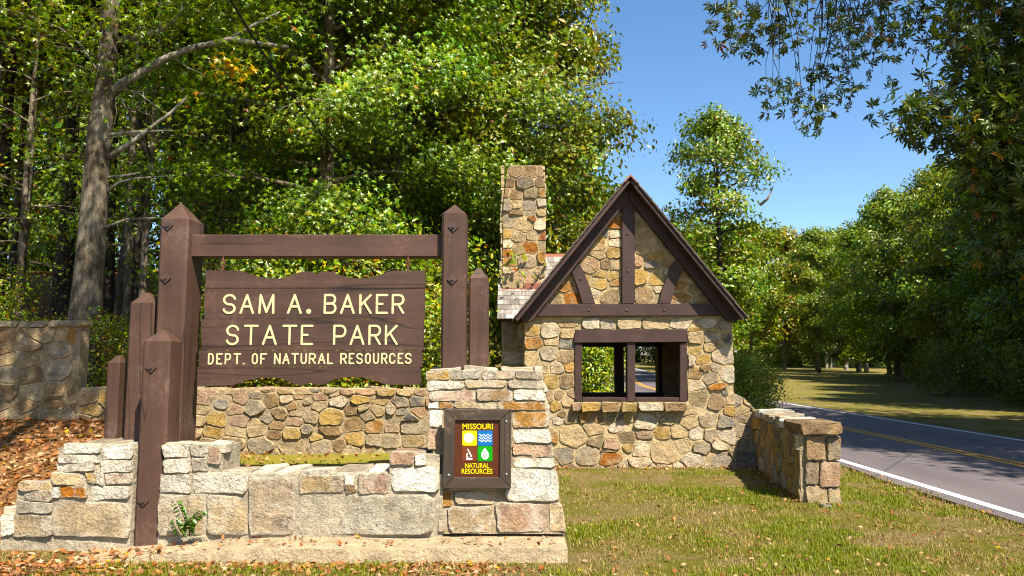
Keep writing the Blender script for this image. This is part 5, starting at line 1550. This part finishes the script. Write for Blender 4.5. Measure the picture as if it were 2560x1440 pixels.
UND = [(14.6 + .36 * (yy - 20.5) + .8 * math.sin(yy * 1.7), yy, .8 + .3 * math.sin(yy * 2.3)) for yy in (20.5, 22, 23.5, 25, 26.6, 28.4, 30.5, 33, 35.5, 38.5, 42, 46, 50, 55, 60)]
UND = [(x + 2.6 + 1.7 * math.sin(x * 5.3), y + .9 * math.cos(x * 3.7), .75 + .4 * math.sin(x * 9.1)) for x, y, s in UND]
UND.sort(key=lambda q: -q[0] / q[1])
for i, (x, y, s) in enumerate(UND):
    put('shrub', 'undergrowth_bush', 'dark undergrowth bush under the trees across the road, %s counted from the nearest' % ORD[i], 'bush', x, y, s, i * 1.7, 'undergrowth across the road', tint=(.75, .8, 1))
# shade trees standing outside the picture, on the right of the road
for i, (x, y, s) in enumerate([(16.5, 9.5, .75), (14.2, 6.2, .7), (19.5, 14.0, .5)]):
    put('tall', 'woodland_tree', 'tall tree shading the road from the right, outside the picture', 'tree', x, y, s, i * 2.0, 'shade trees right of the road')
# tree left of the viewpoint: its high crown dapples the wall and the bank
proto('shade', 'bark', seed=12, H=12.5, r0=.16, base=.62, rx=1.7, n_limbs=16, n_leaf=4200, lsize=.18, kind='star', cols=G_MID, belly=.45, csize=.5, lean=.26, sub=4)
put('shade', 'sweetgum_tree', 'tree standing left of the viewpoint that dapples the shaded wall end', 'tree', -5.3, 5.6, 1.0, 0.0, z=0.0)

# --- the hickory whose boughs hang into the picture from the right
hick = thing('hickory_tree', 'dark leafed hickory whose drooping boughs hang into the top right of the picture', 'tree', (12.2, 14.2, 0))
mb = MB()
B0 = Vector((12.2, 14.2, 0))
tw = [B0 + Vector((0, 0, -.3)), B0 + Vector((0, 0, .3)), B0 + Vector((-.1, .1, 3)), B0 + Vector((-.3, 0, 6)), B0 + Vector((-.2, .1, 9)), B0 + Vector((0, 0, 12)), B0 + Vector((.1, 0, 15))]
mb.tube(tw, [.42, .34, .3, .26, .2, .13, .03], 10)
def wlimb(pts, r0, r1):
    k = len(pts); mb.tube([Vector(p) for p in pts], [r0 + (r1 - r0) * i / (k - 1) for i in range(k)], 6)
def hp(px, py, Y): return at(px, py, Y)
wlimb([tw[3] + Vector((0, 0, .6)), (10.2, 14.1, 8.2), (8.3, 14, 9.3), (6.8, 13.9, 9.6), (5.4, 13.9, 9.5), (4.2, 14, 9.2)], .13, .03)
wlimb([tw[3], (10.6, 13.6, 6.8), (9.6, 13.3, 7.0), (8.7, 13.1, 6.6)], .1, .03)
wlimb([tw[2] + Vector((0, 0, 1)), (10.9, 13.4, 4.8), (9.8, 13.1, 4.9), (8.9, 13, 4.5)], .08, .02)
wlimb([tw[2], (11.0, 13.6, 3.4), (9.9, 13.2, 3.2), (9.2, 13.0, 2.7)], .06, .02)
# hanging sprays, seen against the sky
SP = [(1800, 20), (1830, 60), (1860, 30), (1850, 90), (1880, 70), (1900, 20), (1920, 60), (1830, 110), (1870, 125), (1905, 105), (1930, 95), (1795, 55), (1812, 90), (1960, 20), (1945, 60), (1990, 10), (2060, 20), (2100, 15), (2085, 50), (2120, 60), (2140, 90), (2110, 100), (2075, 95), (2160, 40), (2180, 75), (2200, 55), (2150, 120), (2190, 130), (2220, 90), (2245, 70), (2250, 40), (2280, 25), (2265, 80), (2225, 120), (2240, 100), (2205, 185), (2160, 150), (2120, 150), (2085, 140), (2060, 160), (2040, 190), (2090, 180), (2020, 210), (1990, 235), (1960, 220), (1930, 240), (1915, 225), (1945, 255), (2060, 230), (2065, 250), (2125, 225), (2145, 240), (2025, 290), (2040, 310), (2020, 315), (2050, 285), (2000, 100), (1970, 90), (2010, 50), (2030, 20), (2210, 15), (2310, 20), (2350, 40), (2330, 60), (2180, 15)]
rr = random.Random(4)
cent = []
twig_top = [Vector((4.4, 14, 9.2)), Vector((5.2, 13.9, 9.4)), Vector((6.2, 13.9, 9.5)), Vector((7.0, 13.9, 9.5))]
for (x, y) in SP:
    p = hp(x, y, 13.9 + rr.uniform(-.5, .5)); cent.append(p)
    src = min(twig_top, key=lambda q: abs(q.x - p.x))
    src = src + Vector((rr.uniform(-.3, .3), 0, -.3))
    m1 = src.lerp(p, .4) + Vector((rr.uniform(-.15, .15), 0, .1)); m2 = src.lerp(p, .75) + Vector((rr.uniform(-.1, .1), 0, .02))
    mb.tube([src, m1, m2, p], [.014, .010, .007, .004], 3, False)
RGT = []; centr = []
for (x0, x1, y0, y1, n) in ((2330, 2700, -60, 130, 46), (2410, 2700, 100, 250, 46), (2440, 2700, 240, 420, 50), (2330, 2700, 180, 420, 16), (2270, 2420, 270, 400, 8), (2420, 2700, 400, 560, 26), (2480, 2700, 540, 680, 14), (2250, 2300, 260, 300, 3)):
    for i in range(n): RGT.append((rr.uniform(x0, x1), rr.uniform(y0, y1)))
for (x, y) in RGT:
    p = hp(x, y, 13.2 + rr.uniform(-.9, .9)); centr.append(p)
    q = p + Vector((rr.uniform(.3, .8), rr.uniform(-.2, .2), rr.uniform(.1, .6)))
    mb.tube([q, p], [.012, .004], 3, False)
mb.build('trunk', M['bark_dark'], hick, True)
up_ = []
for i in range(400):         # crown above and beside the picture: shades the boughs and the road
    up_.append(Vector((rr.gauss(10.4, 2.9), rr.gauss(14.0, 2.3), rr.uniform(10.6, 15.5))))
up_ = [p for p in up_ if p.z > 1.6 + .50 * p.y + .9 and not (p.x - .4 * (p.z - 1.5) < 5.2 and p.y + .65 * (p.z - 1.5) > 19)]
V1, F1, C1 = sprays(cent, 10, .21, .28, 'hand', G_DARK + [(.11, .13, .016)], 15, .04, .9, .15)
V3, F3, C3 = sprays(centr, 22, .26, .31, 'hand', G_DARK, 25, .04, .9, .15)
V1, F1, C1 = np.concatenate([V1, V3]), np.concatenate([F1, F3 + len(V1)]), np.concatenate([C1, C3])
V2, F2, C2 = sprays(up_, 26, .6, .42, 'hand', G_DARK, 16, .03, .6, .6)
V = np.concatenate([V1, V2]); Fa = np.concatenate([F1, F2 + len(V1)]); C = np.concatenate([C1, C2])
me = np_mesh('crown', V - np.array(hick.location), Fa, M['leaf_dark'], C)
link(bpy.data.objects.new('crown', me), hick)

# bare twigs reaching into the sky from the tree behind the gable, a dead white limb on the lone tree
oak_t = [o for o in bpy.data.objects if o.name == 'oak_tree'][0]
pop_t = [o for o in bpy.data.objects if o.name == 'poplar_tree'][0]
for (t, Y, r, m, lines) in ((oak_t, 16.0, .03, 'bark', [[(1300, 235), (1360, 195), (1400, 160), (1425, 100), (1445, 40), (1462, 0)], [(1400, 160), (1440, 140), (1480, 95), (1488, 60)], [(1425, 100), (1455, 60), (1470, 20)], [(1440, 140), (1478, 130), (1500, 120)], [(1420, 130), (1450, 120), (1485, 75)], [(1500, 190), (1520, 150), (1545, 105)], [(1520, 150), (1545, 140)], [(1380, 175), (1430, 170), (1480, 162)], [(1440, 230), (1500, 212), (1560, 205)]]),
                            (oak_t, 14.6, .03, 'bark_pale', [[(1302, 278), (1340, 305), (1380, 317), (1440, 312), (1480, 300)], [(1425, 238), (1460, 215), (1510, 208)], [(1350, 225), (1370, 265), (1420, 290)], [(1345, 300), (1400, 270), (1440, 250)]]),
                            (pop_t, 49.0, .12, 'bark_pale', [[(1900, 512), (1918, 498), (1928, 480), (1933, 462)]])):
    b = MB()
    inv = Matrix.LocRotScale(t.location, t.rotation_euler, t.scale).inverted()
    for q in lines:
        k = len(q); b.tube([inv @ at(px, py, Y) for px, py in q], [max(.004, r * (1 - .85 * i / (k - 1))) for i in range(k)], 4, False)
    o = _orig_mesh_obj('bare_branch', b.v, b.f, M[m], t)
# --- overhead cable crossing the wood edge
mb = MB()
ca, cb = at(540, -60, 9.0), at(905, 440, 13.5)
mb.tube([ca.lerp(cb, t) + Vector((0, 0, -.25 * math.sin(math.pi * t))) for t in [i / 12 for i in range(13)]], [.017] * 13, 6)
o = mb.build('overhead_cable', M['black']); tag(o, 'thin black cable slanting down into the leaves above the sign', 'cable')

# ================================================================== grass, fallen leaves, weeds
rs = np.random.RandomState(3)
def scatter(n, y0, y1, power=1.6):
    """more points near the viewpoint, over the part of the lawn in view"""
    u = rs.rand(n)
    k = 1 - power
    y = (y0 ** k + u * (y1 ** k - y0 ** k)) ** (1 / k)
    x = (rs.rand(n) * 2 - 1) * (y * .72 + .4)
    return x, y
def lawn_ok(x, y):
    ok = (x < road_cx(y) - 2.72 + .1 * (vnoise(y * 3, x * 0) - .5))
    inpl = (x > -4.6) & (x < .55) & (y > 6.02) & (y < 9.9)
    ok &= ~((x > -3.75) & (x < .5) & (y > 6.02) & (y < 10)) & ~((x < -3.3) & (y > 6.3))
    ok &= ~((x > gx0 - .02) & (x < gx1 + .02) & (y > YG - .02) & (y < YR2))
    tt = (y - fa.y) / (ra.y - fa.y)
    wx = fa.x + (ra.x - fa.x) * tt
    ok &= ~((y > fa.y - .01) & (y < YG) & (x > wx) & (x < wx + .5))
    ok &= ~((x < 0.2) & (y > 9.2))
    return ok
x, y = scatter(900000, 4.3, 17.0, 1.9)
pn = vnoise(x * .8 + 3, y * 1.0) * .55 + vnoise(x * 2.9, y * 3.3 + 9) * .45
front = (y < 6.1) & (x < .6)
keep = lawn_ok(x, y) & (rs.rand(len(x)) < np.clip(1.85 - 2.9 * pn, .06, 1.0) * np.where(front, .6, 1))
x, y, pn = x[keep], y[keep], pn[keep]
n = len(x)
z = terrain(x, y)
h = rs.uniform(.014, .042, n) * (1.15 - .5 * pn) * np.where(rs.rand(n) < .04, 1.8, 1)
a = rs.uniform(0, 2 * math.pi, n); lean_ = rs.uniform(.2, 1.1, n)
w = rs.uniform(.0022, .005, n) * (0.8 + y * .06)
bx2, by2 = np.cos(a), np.sin(a)
V = np.zeros((n, 3, 3))
V[:, 0] = np.stack([x - by2 * w, y + bx2 * w, z - .004], 1); V[:, 1] = np.stack([x + by2 * w, y - bx2 * w, z - .004], 1)
V[:, 2] = np.stack([x + bx2 * h * lean_, y + by2 * h * lean_, z + h], 1)
base = np.array([(.18, .225, .018), (.24, .265, .024), (.31, .285, .045), (.40, .285, .12), (.115, .165, .015)])
dryp = np.clip((pn - .31) * 3.2, 0.08, .9)
idx = np.where(rs.rand(n) < dryp, 3, rs.choice([0, 1, 2, 4], n, p=[.35, .35, .15, .15]))
C = np.repeat(base[idx] * rs.uniform(.7, 1.3, (n, 1)), 3, axis=0)
go = link(bpy.data.objects.new('grass', np_mesh('grass', V.reshape(-1, 3), np.arange(n * 3).reshape(-1, 3), M['grass'], C)))
tag(go, 'short yellow-green grass with dry patches on the lawn before the walls', 'grass', kind='stuff')

# fallen leaves
def fallen(n, x, y, zf, size, name_seed):
    rs2 = np.random.RandomState(name_seed)
    P = np.stack([x, y, zf + rs2.uniform(.006, .03, len(x))], 1)
    N = np.array([0, 0, 1.0]) + .55 * rs2.normal(size=P.shape)
    pal = np.array([(.44, .2, .085), (.52, .3, .16), (.33, .14, .06), (.58, .39, .24), (.24, .11, .06), (.6, .36, .06), (.4, .11, .045)])
    c = pal[rs2.choice(7, len(x), p=[.24, .22, .18, .16, .12, .04, .04])] * rs2.uniform(.7, 1.2, (len(x), 1))
    k = len(x) // 2
    A = leaf_cloud(P[:k], N[:k], size * rs2.uniform(.6, 1.3, k), 'star', c[:k], rs2)
    B = leaf_cloud(P[k:], N[k:], size * .9 * rs2.uniform(.6, 1.3, len(x) - k), 'oval', c[k:], rs2)
    return [A, B]
parts = []
# bank on the left
n = 6800; x = rs.uniform(-9, -3.55, n); y = rs.uniform(6.2, 9.35, n)
m = ~((x > fxw(2)) & (y < BK + .3)); x, y = x[m], y[m]
parts += fallen(n, x, y, terrain(x, y), .085, 1)
n = 5000; x = rs.uniform(-10, -.4, n); y = rs.uniform(9.95, 13, n); parts += fallen(n, x, y, terrain(x, y), .1, 7)
# drift along the foot of the planter
n = 1500; x = rs.uniform(-5.2, .3, n) - rs.rand(n) ** 2 * 1.5; y = 6.0 - np.abs(rs.normal(0, .22, n)); parts += fallen(n, x, y, terrain(x, y), .06, 2)
n = 500; x = rs.uniform(-5, -2.6, n); y = rs.uniform(5.5, 6.38, n); m = (y < 6.36); parts += fallen(n, x[m], y[m], np.where((y[m] > 6.05) & (x[m] > -3.6), .08 * smooth(-3.7, -2.3, x[m]), 0.0), .065, 3)
n = 110; x = rs.uniform(-2.6, .4, n); y = rs.uniform(6.1, 6.38, n); parts += fallen(n, x, y, np.full(n, .11), .045, 4)
# strewn on the lawn
x, y = scatter(2300, 4.4, 16, 1.7); m = lawn_ok(x, y); x, y = x[m], y[m]; parts += fallen(len(x), x, y, terrain(x, y) + .012, .052, 5)
x = rs.uniform(5.2, 10, 60); y = rs.uniform(7, 24, 60); parts += fallen(60, x, y, np.full(60, .01), .07, 8)
n = 260; t_ = rs.rand(n); x = fa.x + (ra.x - fa.x) * t_ - np.abs(rs.normal(0, .12, n)); y = fa.y + (ra.y - fa.y) * t_; parts += fallen(n, x, y, np.full(n, .012), .05, 11)
n = 160; x = rs.uniform(.6, gx1, n); y = YG - .02 - np.abs(rs.normal(0, .1, n)); parts += fallen(n, x, y, np.full(n, .012), .05, 12)
n = 120; y = rs.uniform(7, 20, n); x = road_cx(y) - 2.8 + rs.normal(0, .12, n); parts += fallen(n, x, y, np.full(n, .02), .05, 13)
# inside the planter
n = 170; x = -3.4 + np.abs(rs.normal(0, .9, n)); y = rs.uniform(8.0, 9.35, n); m = x < -.8; parts += fallen(n, x[m], y[m], np.full(m.sum(), .45), .06, 6)
k = 0; VV, FF, CC = [], [], []
for (v, f, c) in parts: VV.append(v); FF.append(f + k); CC.append(c); k += len(v)
fo = link(bpy.data.objects.new('fallen_leaves', np_mesh('fallen_leaves', np.concatenate(VV), np.concatenate(FF), M['dry_leaf'], np.concatenate(CC))))
tag(fo, 'brown and orange fallen leaves strewn over bank, footing and lawn', 'leaves', kind='stuff')

# weed growing at the foot of the planter
YW2 = 6.3
weed = thing('leafy_weed', 'small green leafy weed growing against the planter right of the front post', 'plant', (at(458, 1338, YW2).x, YW2, .1))
mb = MB(); cent = []; Nn = []
rs = np.random.RandomState(8)
W_P = []
for st in ([(462, 1338), (466, 1310), (455, 1280), (442, 1252)], [(464, 1320), (480, 1300), (505, 1277)], [(460, 1338), (450, 1325), (440, 1300)], [(474, 1338), (472, 1318), (478, 1300)]):
    P3 = [at(a, b, YW2 - .03 * i) for i, (a, b) in enumerate(st)]
    mb.tube(P3, [.005, .004, .003, .002][:len(P3)], 4, False)
    for s in np.linspace(.25, 1, 9):
        k = min(len(P3) - 2, int(s * (len(P3) - 1))); q = P3[k].lerp(P3[k + 1], s * (len(P3) - 1) - k)
        for sg in (-1, 1): W_P.append((q.x + sg * .03, q.y - .01, q.z - .012, sg))
W_P = np.array(W_P)
Nl = np.stack([W_P[:, 3] * .5, -np.ones(len(W_P)) * .5, np.ones(len(W_P)) * .8], 1) + rs.normal(size=(len(W_P), 3)) * .2
roll = np.stack([np.zeros(len(W_P)), np.ones(len(W_P)), rs.normal(size=len(W_P)) * .3], 1)
V, Fa, C = leaf_cloud(W_P[:, :3], Nl, np.full(len(W_P), .058), 'oval', palette(len(W_P), [(.1, .2, .02), (.07, .15, .02)], rs), rs, roll)
mb.build('stem', M['grass'], weed)
link(bpy.data.objects.new('foliage', np_mesh('foliage', V - np.array(weed.location), Fa, M['leaf'], C)), weed)
# small grey stone lying at the foot of the low wall
pl = Plane((gnd(2062, 1268).x, gnd(2062, 1268).y, 0), (1, 0, 0), (0, 0, 1))
o = stone([(-.05, -.02), (.06, -.02), (.05, .05), (-.01, .07), (-.05, .03)], pl, 's', None, 'stone', .001, .06, 12, .08, name='loose_stone', deep=.03)
tag(o, 'small grey loose stone lying against the end of the low roadside wall', 'stone')

# ================================================================== one calibration of all surface colours to the exposure
for m in bpy.data.materials:
    if not m.use_nodes: continue
    nt = m.node_tree
    for nd in list(nt.nodes):
        sock = nd.inputs.get('Base Color') if nd.type == 'BSDF_PRINCIPLED' else (nd.inputs.get('Color') if nd.type == 'BSDF_TRANSLUCENT' else None)
        if sock is None or not sock.links: continue
        h = nt.nodes.new('ShaderNodeHueSaturation')
        h.inputs['Saturation'].default_value = 1.08
        h.inputs['Value'].default_value = 0.80
        nt.links.new(sock.links[0].from_socket, h.inputs['Color'])
        nt.links.new(h.outputs[0], sock)
